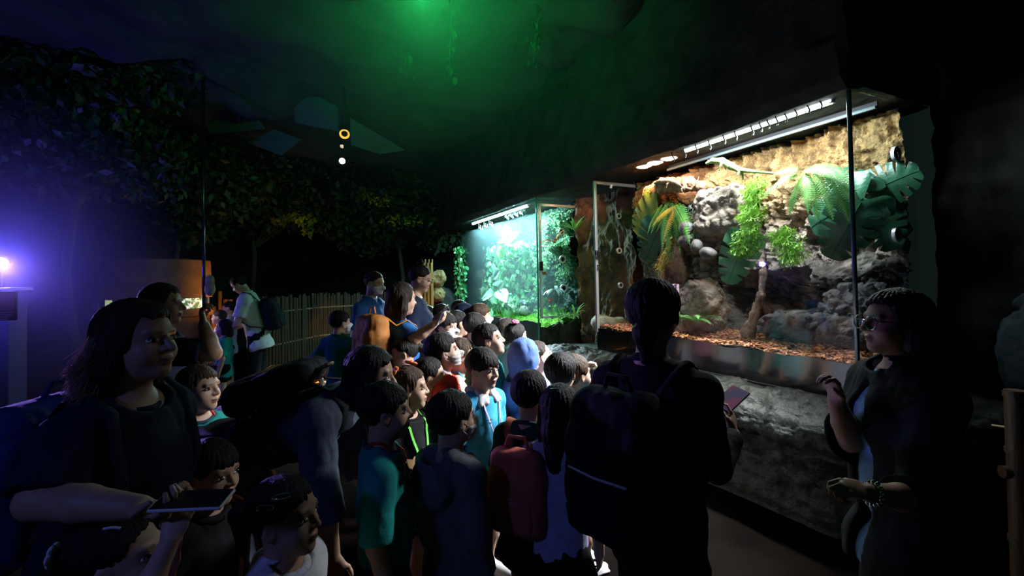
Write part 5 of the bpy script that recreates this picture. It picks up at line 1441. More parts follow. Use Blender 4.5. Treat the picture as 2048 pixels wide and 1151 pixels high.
nt = MATS['aqua_amber'].node_tree; nt.links.new([n for n in nt.nodes if n.type == 'VALTORGB'][0].outputs[0], nt.nodes['Principled BSDF'].inputs['Emission Color'])
def drum_window(a0, a1, m):
    b = MB(); n = 14; V = []
    for i in range(n+1):
        a = a0+(a1-a0)*i/n
        for (rr, z) in ((r_*.93, z3+.01), (r_*.93, zb-.01), (r_*.90, zb-.01), (r_*.90, z3+.01)): V.append((kx+rr*cos(a), ky+rr*sin(a), z))
    b.add(V, [(i*4+j, i*4+(j+1) % 4, i*4+4+(j+1) % 4, i*4+4+j) for i in range(n) for j in range(4)]); return b.build('aquarium', m, t)
drum_window(-.66, .2, 'aqua_lit'); drum_window(-2.4, -1.95, 'aqua_amber')
for a in (.34, -.8, -1.8, -3.0):
    b = MB(); b.tube([(kx+r_*.95*cos(a), ky+r_*.95*sin(a), z3-.01), (kx+r_*.95*cos(a), ky+r_*.95*sin(a), zb+.02)], .03, 8); b.build('post', 'kiosk', t)
# white notice boards left of the kiosk
for (px, py, sx, sz, lab) in ((192, 642, .10, .20, 'pale notice board standing left of the kiosk'), (190, 613, .10, .10, 'small grey notice above the pale notice board')):
    p = P(px, py, 6.0); b = MB(); b.box(p, (sx, .02, sz), bev=.004); b.tube([(p[0], p[1]+.02, p[2]), (p[0], p[1]+.02, 0)], .012, 6); tag(b.build('notice_board', 'panel_grey'), lab, 'sign')
# thin black pole
p = P(408, 640, 5.9); b = MB(); b.tube([(p[0], p[1], 0), (p[0], p[1], 4.35)], .022, 10); tag(b.build('ceiling_pole', 'black_gloss'), 'thin black pole rising to the ceiling beside the kiosk', 'pole')
# dark bird figure on the pole side
f = Field(); c = P(420, 560, 5.8); f.ell(c, (.05, .05, .07)); f.ell(c-UP*.11, (.06, .06, .09), None, .03); V, F = f.mesh(.012); tag(link('owl_ornament', mesh_np('owl_ornament', V, F, True, ['rock_pale'])), 'small pale ornament fixed beside the black pole', 'ornament')
# orange lit bamboo posts behind the group
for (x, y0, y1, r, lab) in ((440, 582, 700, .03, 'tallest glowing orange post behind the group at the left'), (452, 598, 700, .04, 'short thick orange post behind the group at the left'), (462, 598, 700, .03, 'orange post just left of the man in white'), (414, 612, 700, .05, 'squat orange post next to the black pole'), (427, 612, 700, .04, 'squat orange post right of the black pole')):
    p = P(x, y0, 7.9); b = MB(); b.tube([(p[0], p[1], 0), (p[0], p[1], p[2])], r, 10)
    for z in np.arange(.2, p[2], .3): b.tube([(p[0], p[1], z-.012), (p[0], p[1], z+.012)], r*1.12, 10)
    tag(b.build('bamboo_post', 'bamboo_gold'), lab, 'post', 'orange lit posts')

# ------------------------------------------------------------------ bamboo fence on its plinth
fa, fb, fc_ = onz(503, 743, .30), onz(640, 704, .30), onz(768, 689, .30)
line = [fa*(1-t)+fb*t for t in np.linspace(0, 1, 24)[:-1]]+[fb*(1-t)+fc_*t for t in np.linspace(0, 1, 32)]
t = thing('bamboo_fence', 'tall fence of dark bamboo canes along the raised bed', 'fence', fb, world=True)
rg = np.random.RandomState(4); zt = 1.38
for i, p in enumerate(line):
    b = MB(); h = zt+rg.uniform(-.03, .05)-p[2]; r = rg.uniform(.026, .034); lean = rg.normal(size=2)*.01
    zs = np.linspace(0, h, 6); pts = [(p[0]+lean[0]*q, p[1]+lean[1]*q, p[2]+q) for q in zs]; b.tube(pts, r, 8)
    for q in np.arange(.1+rg.uniform(0, .2), h, .27): b.tube([(p[0]+lean[0]*q, p[1]+lean[1]*q, p[2]+q-.008), (p[0]+lean[0]*q, p[1]+lean[1]*q, p[2]+q+.008)], r*1.12, 8)
    b.build('cane', 'bamboo', t)
for z in (.62, 1.15):
    b = MB(); b.tube([(p[0], p[1]-.04, z) for p in line], .016, 6); b.build('rail', 'rope', t)
# raised bed
e0, e1, e2 = onz(500, 778, 0), onz(640, 771, 0), onz(830, 760, 0)
b = MB(); V = []; pe = [e0*(1-q)+e1*q for q in np.linspace(0, 1, 20)[:-1]]+[e1*(1-q)+e2*q for q in np.linspace(0, 1, 24)]
pf = [line[min(len(line)-1, int(i*len(line)/len(pe)))] for i in range(len(pe))]
for e, q in zip(pe, pf):
    w2 = (q-e); V += [e, e+np.array([0, 0, .06]), e+w2*.92*np.array([1, 1, 0])+np.array([0, 0, .29]), e+w2*np.array([1, 1, 0])*1.6+np.array([0, 0, .30])]
V = np.array(V); V[:, 2] += .02*fbm(V*4, 3, 5)*(V[:, 2] > .05)
o = link('trim_4', mesh_np('trim_4', V, [tuple(f) for f in grid_faces(len(pe), 4, True)], True, ['plinth'])); tag(o, 'dark sloping raised bed below the bamboo fence', 'raised bed', kind='structure')
b = MB(); b.tube([e+np.array([0, -.015, .062]) for e in pe[1:]], .013, 6); tag(b.build('light_strip', 'led_orange'), 'thin orange light strip along the edge of the raised bed', 'light strip')
# amber bamboo bundle and rock
t = thing('bamboo_screen', 'orange lit screen of thin bamboo canes right of the bun haired woman', 'screen', P(853, 620, 8.6), world=True)
for i in range(11):
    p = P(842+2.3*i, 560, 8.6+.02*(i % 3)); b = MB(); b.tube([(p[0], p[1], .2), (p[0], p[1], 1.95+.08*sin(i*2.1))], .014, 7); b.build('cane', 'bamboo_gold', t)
def boulder(label, p, hs, m, seed, amp, name='boulder', vox=.02, fr=5.):
    f = Field(); f.ell((0, 0, 0), hs, None)
    def dn(X, Y, Z):
        q = np.stack([X, Y, Z], -1); f1, f2, _ = worley(q*fr, seed); return -amp*(1.3*fbm(q*fr*.6, 6, seed, .6, True)+.25*np.clip((f2-f1)*2, 0, 1))+amp*.2
    f.disp(dn); V, F = f.mesh(vox); o = link(name, mesh_np(name, V, F, True, [m])); o.location = p; return tag(o, label, 'rock')
boulder('amber lit boulder beside the bamboo screen, upper one', P(877, 556, 9.0), (.14, .12, .15), 'tan_rock', 3, .06, fr=7.)
boulder('amber lit boulder beside the bamboo screen, lower one', P(874, 588, 9.0), (.15, .12, .12), 'tan_rock', 5, .06, fr=7.)
p = P(876, 600, 9.1); boulder('dark rock mass under the amber lit boulders', (p[0], p[1]+.25, .60), (.5, .3, .85), 'dark_wall', 7, .1, 'rock_pile', .03, 3.)
# bags on the floor
def bag(name, label, px, py, Z, r, m, extra=None):
    p = P(px, py, Z); p[2] = 0; f = Field(); f.ell((0, 0, r*.62), (r, r*.75, r*.66), None, .02); f.cap((0, 0, r*.9), (r*.25, 0, r*1.35), r*.45, r*.2, .06); f.cut(lambda X, Y, Z: .004-Z, .01); f.disp(wrink(int(px), .02, 6)); V, F = f.mesh(.012)
    t = thing(name, label, 'bag', p); link('bag_body', mesh_np('bag_body', V, F, True, [m]), t)
    b = MB(); b.tube([(r*.25, 0, r*1.3), (r*.1, -.1, r*1.45), (-.05, -.12, r*1.2), (.0, -r*.7, r*.7)], .008, 6); b.build('drawstring', 'c_navy', t)
    return t
bag('drawstring_bag', 'pale lilac drawstring bag lying on the floor by the orange strip', 545, 838, 5.4, .24, 'c_lav')
t = bag('plush_bag', 'beige plush bag with a round dark ear on the floor', 512, 842, 5.1, .20, 'c_cream')
b = MB(); b.ell((.12, -.04, .27), (.06, .03, .06), None, 12, 8); b.build('ear', 'c_black', t)
b = MB(); b.ell((-.03, -.135, .20), (.012, .01, .012), None, 8, 6); b.ell((.05, -.14, .20), (.012, .01, .012), None, 8, 6); b.build('eyes', 'eye_black', t)

# ------------------------------------------------------------------ ceiling fittings
def spot(label, px, py, Z, ring, r, aim, kind):
    p = P(px, py, Z); a = nrm(aim); t = thing('ceiling_spotlight', label, 'lamp', p, world=True)
    b = MB(); b.lathe(p, [(r*.3, -r*4), (r, -r*3.8), (r*1.05, 0), (r*.9, .0), (r*.8, -r*.5)], a, 20, cap=False); b.build('housing', 'black', t)
    b = MB(); b.lathe(p, [(r*1.04, .002), (r*.7, -.004), (r*.66, -r*.3)], a, 20, cap=False); b.build('ring', ring, t)
    b = MB(); b.lathe(p, [(.001, -r*.25), (r*.68, -r*.25)], a, 16, cap=False); b.build('bulb', kind, t)
    b = MB(); b.tube([p-a*r*3, (p-a*r*3)*np.array([1, 1, 0])+np.array([0, 0, 4.3])], .02, 8); b.build('stem', 'black', t)
spot('ceiling spotlight with a gold glowing ring above the fence', 689, 268, 6.0, 'ring_gold', .062, (.25, -.75, -.6), 'black')
spot('ceiling spotlight shining pinkish white below the gold one', 684, 322, 6.6, 'black', .062, (.1, -.9, -.35), 'bulb')
spot('dim ceiling spotlight between the gold and the white ones', 684, 293, 7.4, 'black', .05, (.1, -.7, -.7), 'bulb_dim')
spot('tiny white ceiling spotlight far off left of the bluish terrarium', 920, 408, 11.5, 'black', .045, (0, -1, -.2), 'bulb')
for i, (qs, lab) in enumerate(((((395, 205, 7.5), (505, 232, 6.9), (528, 258, 6.9), (420, 268, 7.3)), 'faint grey ceiling panel nearest the left trees'), (((495, 285, 7.4), (548, 258, 7.2), (600, 278, 7.0), (560, 310, 7.2)), 'faint grey ceiling panel with a lower kink'), (((585, 165, 6.6), (680, 215, 6.6), (680, 262, 6.6), (590, 245, 6.8)), 'faint grey ceiling panel left of the gold spotlight'), (((700, 235, 6.9), (810, 300, 7.2), (760, 308, 7.2), (702, 290, 7.0)), 'faint grey ceiling panel right of the gold spotlight'))):
    q = [P(*k) for k in qs]; n = np.cross(q[1]-q[0], q[2]-q[0]); n = nrm(n)*.03; b = MB(); b.add([*q, *[k+n for k in q]], [(0, 1, 2, 3), (7, 6, 5, 4), (0, 4, 5, 1), (1, 5, 6, 2), (2, 6, 7, 3), (3, 7, 4, 0)]); tag(b.build('ceiling_panel', 'panel_grey', smooth=False), lab, 'panel', 'grey ceiling panels')

# ------------------------------------------------------------------ trees
def leafcloud(mb, blobs, n, size, rg, mi=(0,), droop=.6):
    for _ in range(n):
        c, r = blobs[rg.randint(len(blobs))]; v = rg.normal(size=3); v /= np.linalg.norm(v); p = c+v*np.asarray(r)*rg.uniform(.55, 1.05)
        d = nrm(rg.normal(size=3)-UP*droop); L_ = size*rg.uniform(.6, 1.4); s = nrm(np.cross(d, rg.normal(size=3)))*L_*.28; nn = np.cross(s, d)
        mb.add([p, p+d*L_*.45+s+nn*.2, p+d*L_, p+d*L_*.45-s+nn*.2], [(0, 1, 2), (0, 2, 3)], mi[rg.randint(len(mi))])
def tree(label, x, y, h, blobs, n, size, seed, tr=.07, m='leaf_dark'):
    rg = np.random.RandomState(seed); t = thing('tree', label, 'tree', (x, y, 0), world=True); b = MB()
    b.tube([(x+.08*sin(k*1.3+seed), y+.05*cos(k), h*k/6) for k in range(7)], np.linspace(tr, tr*.5, 7), 9)
    for c, r in blobs: b.tube([(x, y, h*.7), (np.array([x, y, h*.8])+c)/2+np.array([0, 0, .1]), c], [tr*.4, tr*.3, tr*.15], 6)
    b.build('trunk', 'trunk', t); mb = MB(); leafcloud(mb, blobs, n, size, rg); mb.build('crown', m, t)
def bl(*a): return [(P(px, py, Z), (r, r, r*.7)) for px, py, Z, r in a]
tree('big dark leafy tree filling the upper left corner', P(150, 500, 5.6)[0], P(150, 500, 5.6)[1], 3.6, bl((60, 120, 5.4, .9), (180, 190, 5.6, .9), (300, 110, 6, .9), (120, 320, 5.6, .7), (260, 330, 6.0, .7), (40, 230, 5.2, .6)), 5200, .12, 1)
tree('dark leafy tree behind the thin black pole', P(350, 480, 8.2)[0], P(350, 480, 8.2)[1], 3.4, bl((330, 320, 8.0, .9), (430, 370, 8.2, .9), (370, 430, 8.4, .8), (480, 330, 8.6, .8), (250, 420, 8.0, .7)), 4200, .14, 2)
tree('dark leafy tree above the bamboo fence', P(505, 560, 10.2)[0], P(505, 560, 10.2)[1], 3.4, bl((520, 420, 10, .9), (600, 400, 10, .9), (680, 420, 10.4, .9), (620, 350, 10.2, .9), (700, 360, 10.6, .8)), 4200, .15, 3)
tree('dark leafy tree left of the bluish terrarium', P(800, 560, 11)[0], P(800, 560, 11)[1], 3.4, bl((770, 390, 10.6, .9), (840, 420, 10.6, .9), (740, 460, 10.6, .8), (860, 360, 11, .8), (880, 460, 11, .7)), 3800, .15, 4)
def shrub(label, blobs, n, size, seed, m):
    mb = MB(); leafcloud(mb, blobs, n, size, np.random.RandomState(seed)); return tag(mb.build('hanging_leaf_spray', m), label, 'plant')
shrub('spray of yellow lit leaves hanging above the fence', bl((612, 440, 8.6, .16), (616, 462, 8.6, .10), (590, 432, 8.7, .16), (560, 440, 8.8, .12)), 170, .10, 9, 'leaf_warm')
shrub('scatter of yellow lit leaves left of the tiny far spotlight', bl((735, 395, 9.0, .22), (765, 400, 9.0, .18)), 130, .06, 10, 'leaf_warm')
shrub('low band of yellow lit leaves above the amber boulders', bl((800, 443, 9.2, .22), (780, 440, 9.2, .2), (830, 440, 9.2, .2)), 130, .06, 11, 'leaf_warm')
def vine(label, pts, n, size, seed):
    rg = np.random.RandomState(seed); mb = MB(); q = [P(*k) for k in pts]; mb.tube(q, .006, 5)
    for _ in range(n):
        f = rg.uniform(0, len(q)-1.001); k = int(f); p = q[k]*(1-f+k)+q[k+1]*(f-k)+rg.normal(size=3)*.05; small_leaf(mb, p, rg.normal(size=3), -UP+rg.normal(size=3)*.35, size*rg.uniform(.6, 1.3), .75)
    tag(mb.build('hanging_vine', 'leaf_dark'), label, 'vine')
vine('leafy vine hanging from the middle of the ceiling', ((905, -60, 4.2), (902, 60, 4.4), (898, 150, 4.6)), 36, .07, 1)
vine('leafy vine hanging from the ceiling right of the middle', ((1080, -50, 4.4), (1075, 60, 4.6), (1066, 125, 4.6)), 44, .07, 2)
vine('short leafy vine hanging left of the middle of the ceiling', ((812, -20, 4.6), (816, 110, 5.0), (818, 150, 5.0)), 34, .07, 3)

# ------------------------------------------------------------------ right edge
p = P(2032, 800, 2.2); t = thing('bamboo_rail', 'bamboo post with a cross rail at the right edge', 'railing', (p[0], p[1], 0), world=True)
b = MB(); zt = P(2032, 780, 2.2)[2]; b.tube([(p[0], p[1], 0), (p[0], p[1], zt)], .042, 14)
for z in (.3, .72, zt-.02): b.tube([(p[0], p[1], z-.012), (p[0], p[1], z+.012)], .047, 14)
b.build('post', 'bamboo', t); z = P(2020, 945, 2.2)[2]; b = MB(); b.tube([(p[0]-.06, p[1]+.02, z), (p[0]+1.2, p[1]-.3, z+.02)], .03, 12); b.build('cross_rail', 'bamboo', t)
z = P(2000, 852, 2.4)[2]; b = MB(); b.tube([P(1985, 850, 2.35), P(2030, 856, 2.2)], .006, 6); b.build('rope', 'rope', t)
q = P(2075, 700, 3.0)
boulder('bluish grey boulder behind the bamboo post at the right', (q[0]-.12, q[1]-.35, 1.08), (.34, .28, .46), 'blue_rock', 21, .10, vox=.018, fr=4.)
boulder('broad rock at the foot of the bluish boulder', (q[0]-.10, q[1]-.38, .33), (.42, .32, .42), 'blue_rock', 23, .12, vox=.022, fr=3.)
# ------------------------------------------------------------------ the crowd
S = 'short'
HB, HD, HN = 'hair_black', 'hair_dark', 'hair_brown'
def R_(**k): return k
# 1 woman at the left edge
g = person('woman with shoulder length hair in a navy shirt holding a phone level at the left', 281, 690, 1.33, -4, lean=10, H=1.52, hl=.225, kid=False, build=1.14, female=True, head=(0, 4, 0), skin='skin_dark',
           hair=R_(style='long', mat=HD, length=.62, spread=1.15, fringe=.3, thick=.03, back=.05, flyaway=650), top=R_(kind='tee', mat='c_navy', hem=.12, sleeve=.95, infl=.02), bottom=R_(kind='long', mat='c_black'),
           arms=R_(R=R_(elbow=(78, 1000, 1.08), wrist=(278, 1014, 1.06), hw=(345, 1022, 1.04), n=(0, .25, 1), curl=.75, keep=False), L=R_(elbow=(330, 985, 1.5), wrist=(385, 1000, 1.3), curl=.5)))
c = world(g, g.arm['R']['palm']); phone('black phone held level by the long haired woman at the left', P(386, 1000, 1.03), RC @ np.array([.12, -.12, 1]), RC @ np.array([1, -.02, -.1]), case='card', scr='black_gloss')
backpack(g, 'blue backpack with a silver chain on the woman at the left', 'c_bluebag', (.36, .16, .46), .0, trim='silver', strapm='c_navy')
b = MB()
for k in range(16): b.tube([world(g, g.Tt((-.05+.02*sin(k*.9), -.36-.004*k, g.zsh-.10-.014*k))), world(g, g.Tt((-.05+.02*sin(k*.9+.9), -.36-.004*k, g.zsh-.114-.014*k)))], .004, 5)
# 2 girl reaching up
g = person('small girl at the bottom left reaching up with a white clip in her hair', 247, 1122, 1.12, 15, head=(0, 5, 0), hair=R_(style='up', tail='pony', mat=HB, fringe=.3), top=R_(kind='tee', mat='c_dkgreen'),
           arms=R_(R=R_(elbow=(330, 1160, 1.0), wrist=(346, 1068, 1.05), curl=.5), L=R_(elbow=(352, 1140, 1.1), wrist=(350, 1062, 1.12), curl=.8)))
clip(g, (.25, .05, .47, .3), 'bar', 'pearl', s=.8); clip(g, (.05, -.62, .22), 'bow', 'pearl', s=1.3)
# 3 boy with the red lanyard
g = person('boy in a green shirt with a bright red lanyard behind the navy shirted woman', 400, 782, 2.1, -22, head=(18, 2, 0), hair=R_(style=S, mat=HN, fringe=.27), top=R_(kind='tee', mat='c_teal', rim='c_tealrim'))
lanyard(g, 'c_redtape', .22, .014, False)
# 4 dark child
person('child in black in deep shade left of the white sweater girl', 425, 950, 1.55, -12, head=(0, -4, 0), skin='skin_dark', hair=R_(style=S, mat=HB, fringe=.2, thick=.02), top=R_(kind='long', mat='c_black'), bottom=R_(kind='long', mat='c_black'))
# 5 girl in the white sweater
g = person('girl in a white knitted sweater with two hair clips at the bottom edge', 575, 1040, 1.25, -4, build=1.2, head=(0, 3, 0), skin='skin_dark', hair=R_(style='up', tail='pony', mat=HB, fringe=.25), top=R_(kind='knit', mat='c_knit', infl=.024))
clip(g, (.30, .12, .40, .2), 'loop', 'silver'); clip(g, (.36, -.05, .30, .4), 'loop', 'silver')
# 6 bending woman
g = person('woman bending forward among the children with a black bag on her back', 745, 742, 1.98, 4, hl=.225, kid=False, female=True, H=1.67, lean=69, head=(0, -6, 0), skin='skin_dark', hair=R_(style='long', mat=HB, length=.5, spread=1.05, fringe=.3, thick=.03),
           top=R_(kind='threeq', mat='c_denim', hem=.10, infl=.02), bottom=R_(kind='long', mat='c_denim'), legs=R_(R=R_(K=(.06, .05, .27), A=(.06, -.06, .042)), L=R_(K=(.06, .10, .28), A=(.06, .04, .042))),
           arms=R_(R=R_(u=(.08, .1, -1), f=(0, .15, -1), curl=.4), L=R_(u=(.1, .2, -1), f=(0, .3, -1))))
backpack(g, 'black backpack with khaki panel and loose straps on the bending woman', 'c_blackbag', (.30, .11, .36), .03, m2='c_khaki', strapm='c_blackbag', trim='brass')
# 7 boy in teal, back lit blue
g = person('boy in a long teal shirt with red lanyard left of the grey hoodie boy', 775, 828, 1.68, 14, skin='skin_dark', hair=R_(style=S, mat=HB, fringe=.22, thick=.01), top=R_(kind='tee', mat='c_teal', hem=.13, sleeve=.95, rim='c_tealrim', infl=.016), bottom=R_(kind='long', mat='c_black'))
lanyard(g, 'c_redtape', .2, .010, False)
# 8 boy in grey hoodie
g = person('boy in a grey hoodie with a face mask seen from behind', 908, 842, 1.78, 48, head=(-8, 3, 0), skin='skin_dark', hair=R_(style=S, mat=HB, thick=.025), top=R_(kind='hoodie', mat='c_grey', hem=.10, infl=.018), bottom=R_(kind='long', mat='c_black'), mask='c_maskgrey')
# 9 child with coral backpack
g = person('child with tied hair wearing the coral backpack', 1062, 792, 1.98, 64, head=(0, 10, 0), skin='skin_dark', hair=R_(style='up', tail='none', mat=HB, fringe=.34), top=R_(kind='tee', mat='c_dkgreen'), bottom=R_(kind='skirt', mat='c_black'))
backpack(g, 'coral red backpack with a flap pocket on the child with tied hair', 'c_coral', (.235, .11, .33), .03, strapm='c_coral', dist=.0)
# 10 long haired girl
g = person('girl with long black hair and a pale blue shirt in front of the dark adult', 1122, 824, 1.86, 62, build=.86, hair=R_(style='long', mat=HB, length=.95, fringe=.3), top=R_(kind='tee', mat='c_lav', hem=.10, sleeve=.8, infl=.016), bottom=R_(kind='skirt', mat='c_black'))
clip(g, (.02, -.35, .48), 'bar', 'silver', s=.9)
# 11 dark adult
g = person('adult in black seen from behind with a large dark backpack and a phone', 1308, 637, 1.58, 40, hl=.225, kid=False, build=.96, skin='skin_dark', head=(18, 0, 0), hair=R_(style='short', mat=HB, fringe=.3, thick=.03), top=R_(kind='long', mat='c_black', hem=.12, infl=.013, neck=.84), bottom=R_(kind='long', mat='c_black'),
           arms=R_(R=R_(elbow=(1432, 935, 1.58), wrist=(1466, 868, 1.74), hw=(1464, 818, 1.80), n=(-.6, .3, .5), curl=.6, keep=False), L=R_(u=(.25, -.1, -1), f=(0, .5, -.9))))
f = Field(); f.cap(g.hd((0, -.40, -.05)), g.hd((0, -.56, -.22)), .09*g.hl, .16*g.hl, .03); f.cap(g.hd((0, -.56, -.22)), g.hd((0, -.50, -.60)), .16*g.hl, .09*g.hl, .03); f.disp(wrink(6, .006, 14)); V, F = f.mesh(.006); link('ponytail', mesh_np('ponytail', V, F, True, ['hair_black']), g.hair)
backpack(g, 'dark backpack with a pale piping line on the adult in black', 'c_blackbag', (.33, .17, .46), .03, trim='card')
pz = P(1462, 797, 1.84); phone('phone with a red picture on its screen in the adult\'s right hand', pz, RC @ np.cross(nrm([.8, .38, -.5]), nrm([-.25, .8, .5])), RC @ nrm([.8, .38, -.5]), size=(.075, .155, .008), scr='screen_red', case='black_gloss')
# 12 woman on the right
g = person('woman in glasses facing the large terrarium with one hand raised', 1786, 655, 1.66, 172, hl=.225, kid=False, female=True, build=1.1, skin='skin_dark', glasses=True, head=(0, 4, 0), hair=R_(style='long', mat=HB, length=.55, back=.25, spread=1.1, fringe=.30, thick=.04), top=R_(kind='tee', mat='c_sky', hem=.16, infl=.014, over='c_black', sleeve=.5), bottom=R_(kind='long', mat='c_black'),
           arms=R_(R=R_(elbow=(1700, 880, 1.72), wrist=(1672, 800, 1.62), hw=(1664, 750, 1.60), n=(-.2, .8, -.3), curl=.75, keep=False), L=R_(elbow=(1850, 1000, 1.40), wrist=(1738, 985, 1.36), hw=(1690, 972, 1.36), n=(-.3, .4, -.8), curl=1.0, keep=False)))
a = g.arm['L']; b = MB(); d, s_, t_ = frame(a['d'])
for k in range(14):
    q = 2*pi*k/14; b.ell(a['W']-d*.012+(s_*cos(q)+t_*sin(q))*.032, (.0085, .0085, .0085), None, 8, 6)
wt = b.build('wrist_watch', 'chrome', g.root)
# 13 red cardigan
g = person('boy in a bright red cardigan with a grey face mask', 888, 708, 2.55, 12, head=(4, 10, 0), hair=R_(style=S, mat=HB, fringe=.25, thick=.01), top=R_(kind='cardigan', mat='c_red', infl=.018), mask='c_maskgrey')
lanyard(g, 'c_lilac', .24, .016, True)
b = MB()
for s in (-1, 1):
    for z in np.linspace(g.zsh-.03, g.zsh-.34, 24):
        p = front(g, s*.022, z); b.ell(p, (.016, .008, .0055), None, 8, 6)
b.build('knitted_front_band', 'c_red', g.top)
# 14 boy cream
g = person('boy with bare face between the red cardigan and the pale blue shirt', 925, 714, 2.78, 4, head=(0, 0, 0), hair=R_(style=S, mat=HN, fringe=.27), top=R_(kind='long', mat='c_cream', infl=.02)); lanyard(g, 'c_polo', .22, .012, True)
# 15 pale blue polo
g = person('boy in a pale blue polo shirt with a white collar looking toward the camera side', 968, 741, 2.46, -38, head=(4, -4, 0), hair=R_(style=S, mat=HB, fringe=.10, thick=.03), top=R_(kind='polo', mat='c_polo', collar='c_white', hem=.10, sleeve=.85, infl=.016))
f = Field()
for nm in 'RL': a = g.arm[nm]; f.cap(a['S'], a['E'], .032, .031, .02); f.cap(a['E'], a['W'], .031, .025, .012, cut=True)
f.disp(wrink(8, .004, 14)); V, F = f.mesh(.008); link('white_undersleeves', mesh_np('white_undersleeves', V, F, True, ['c_white']), g.root); lanyard(g, 'c_lilac', .26, .009, False)
shirt_spots(g, [(.045, g.zsh-.10, .022, .003, 1), (.045, g.zsh-.115, .008, .003, 2)], 'c_denim', 'embroidery')
# 16 flower girl
g = person('girl with two orange flower clips and a lime green lanyard', 820, 780, 2.22, -28, head=(36, 0, 0), hair=R_(style='long', mat=HN, length=.42, fringe=.22), top=R_(kind='tee', mat='c_black', hem=.12, sleeve=.95, infl=.015))
lanyard(g, 'c_lime', .25, .014, True, x0=.015)
shirt_spots(g, [(-.05, g.zsh-.16, .03, .03, 1), (.06, g.zsh-.30, .03, .045, 2), (-.02, g.zsh-.36, .035, .05, 4)], 'c_yellow', 'printed_patch'); shirt_spots(g, [(-.02, g.zsh-.22, .03, .025, 6), (.07, g.zsh-.17, .025, .03, 7)], 'c_peach', 'printed_patch')
clip(g, (-.12, .02, .56), 'bow', 'orangebow', s=1.5); clip(g, (.10, -.36, .40), 'bow', 'orangebow', s=1.6)
# 17 mask child
g = person('child with a patterned face mask in front of the red cardigan', 860, 757, 2.45, 14, head=(0, 2, 0), hair=R_(style=S, mat=HB, fringe=.28), top=R_(kind='tee', mat='c_dkgreen'), mask='c_maskprint'); shirt_spots(g, [(.05, g.zsh-.14, .02, .02, 3), (-.05, g.zsh-.2, .02, .02, 5)], 'c_teal', 'printed_patch')
# 18 teal boy looking up
person('boy in a teal shirt gazing up beside the pink bow girl', 980, 685, 2.85, -8, head=(4, 14, 0), hair=R_(style=S, mat=HB, fringe=.30, thick=.015), top=R_(kind='tee', mat='c_teal', rim='c_tealrim'))
# 19
person('boy in a teal shirt with a white mask watching the bluish terrarium', 952, 656, 3.55, 38, hair=R_(style=S, mat=HB, thick=.015), top=R_(kind='tee', mat='c_teal', rim='c_tealrim'), mask='c_mask')
# 20-21
g = person('girl with a bright pink bow and a pale shirt', 1033, 676, 3.4, 50, head=(0, 8, 0), hair=R_(style='up', tail='none', mat=HB, fringe=.28), top=R_(kind='tee', mat='c_lightteal')); clip(g, (.12, -.12, .56), 'bow', 'pinkbow', s=1.4)
person('dark haired child behind the girl with the pink bow', 1014, 664, 3.8, 45, hair=R_(style='long', mat=HD, length=.4), top=R_(kind='tee', mat='c_dkgreen'))
# 22 hood
g = person('child with a blue hood pulled up over the head', 1053, 716, 2.8, 32, head=(0, 8, 0), hair=R_(style='none'), top=R_(kind='hoodie', mat='c_hoodblue', infl=.018))
f = Field(); f.ell(g.hd((0, -.08, .10)), np.array((.44, .50, .50))*g.hl, g.Rh, .02); f.cap(g.hd((0, -.16, -.1)), g.Tt((0, -.03, g.zsh+.01)), .40*g.hl, .36*g.hl, .06); f.ell(g.hd((0, .52, -.02)), np.array((.33, .40, .46))*g.hl, g.Rh, .02, 's'); f.disp(wrink(3, .006, 12)); V, F = f.mesh(.007); link('hood', mesh_np('hood', V, F, True, ['c_hoodblue']), g.root)
# 23-25
g = person('girl with a clipped fringe turning her face up toward the ledge', 1079, 716, 2.98, 18, head=(0, 20, 0), hair=R_(style='up', tail='none', mat=HD, fringe=.30), top=R_(kind='tee', mat='c_dress')); clip(g, (.38, -.12, .30, .2), 'bar', 'pearl', s=.7)
person('child with a round dark head seen from behind next to the auburn haired child', 1122, 750, 2.42, 68, hair=R_(style=S, mat=HB, thick=.03), top=R_(kind='tee', mat='c_black'))
person('auburn haired child with a pale blue collar raising one hand to the ledge', 1152, 752, 2.52, 26, head=(0, 4, 0), hair=R_(style=S, mat=HN, fringe=.2, thick=.02), top=R_(kind='polo', mat='c_polo', collar='c_polo'), arms=R_(L=R_(elbow=(1165, 800, 2.75), wrist=(1166, 735, 2.72), hw=(1186, 722, 2.70), n=(0, .2, -1), curl=.9, keep=False)))
# 26-31 the far cluster
person('child with a white mask and straight fringe facing the camera side', 893, 657, 3.4, -22, hair=R_(style=S, mat=HB, fringe=.14, thick=.02), top=R_(kind='tee', mat='c_navy'), mask='c_mask')
person('dark haired child just right of the child with the straight fringe', 917, 650, 3.7, 25, hair=R_(style=S, mat=HB, fringe=.15), top=R_(kind='tee', mat='c_redprint'))
g = person('little girl in a pink flowered dress with a white hair bobble', 858, 634, 4.7, 8, low=True, hair=R_(style='up', tail='topknot', mat=HD, fringe=.24), top=R_(kind='tee', mat='c_pinkprint', hem=.3, flare=1), bottom=R_(kind='skirt', mat='c_pinkprint')); clip(g, (-.05, -.22, .60), 'tie', 'pearl', s=1.2)
person('child with a brightly lit face behind the raised phone', 886, 632, 4.5, -12, low=True, hair=R_(style=S, mat=HB, fringe=.2), top=R_(kind='tee', mat='c_pink'))
g = person('child in a navy cap and a red patterned shirt', 930, 634, 4.2, 60, low=True, hair=R_(style=S, mat=HB), top=R_(kind='tee', mat='c_redprint'))
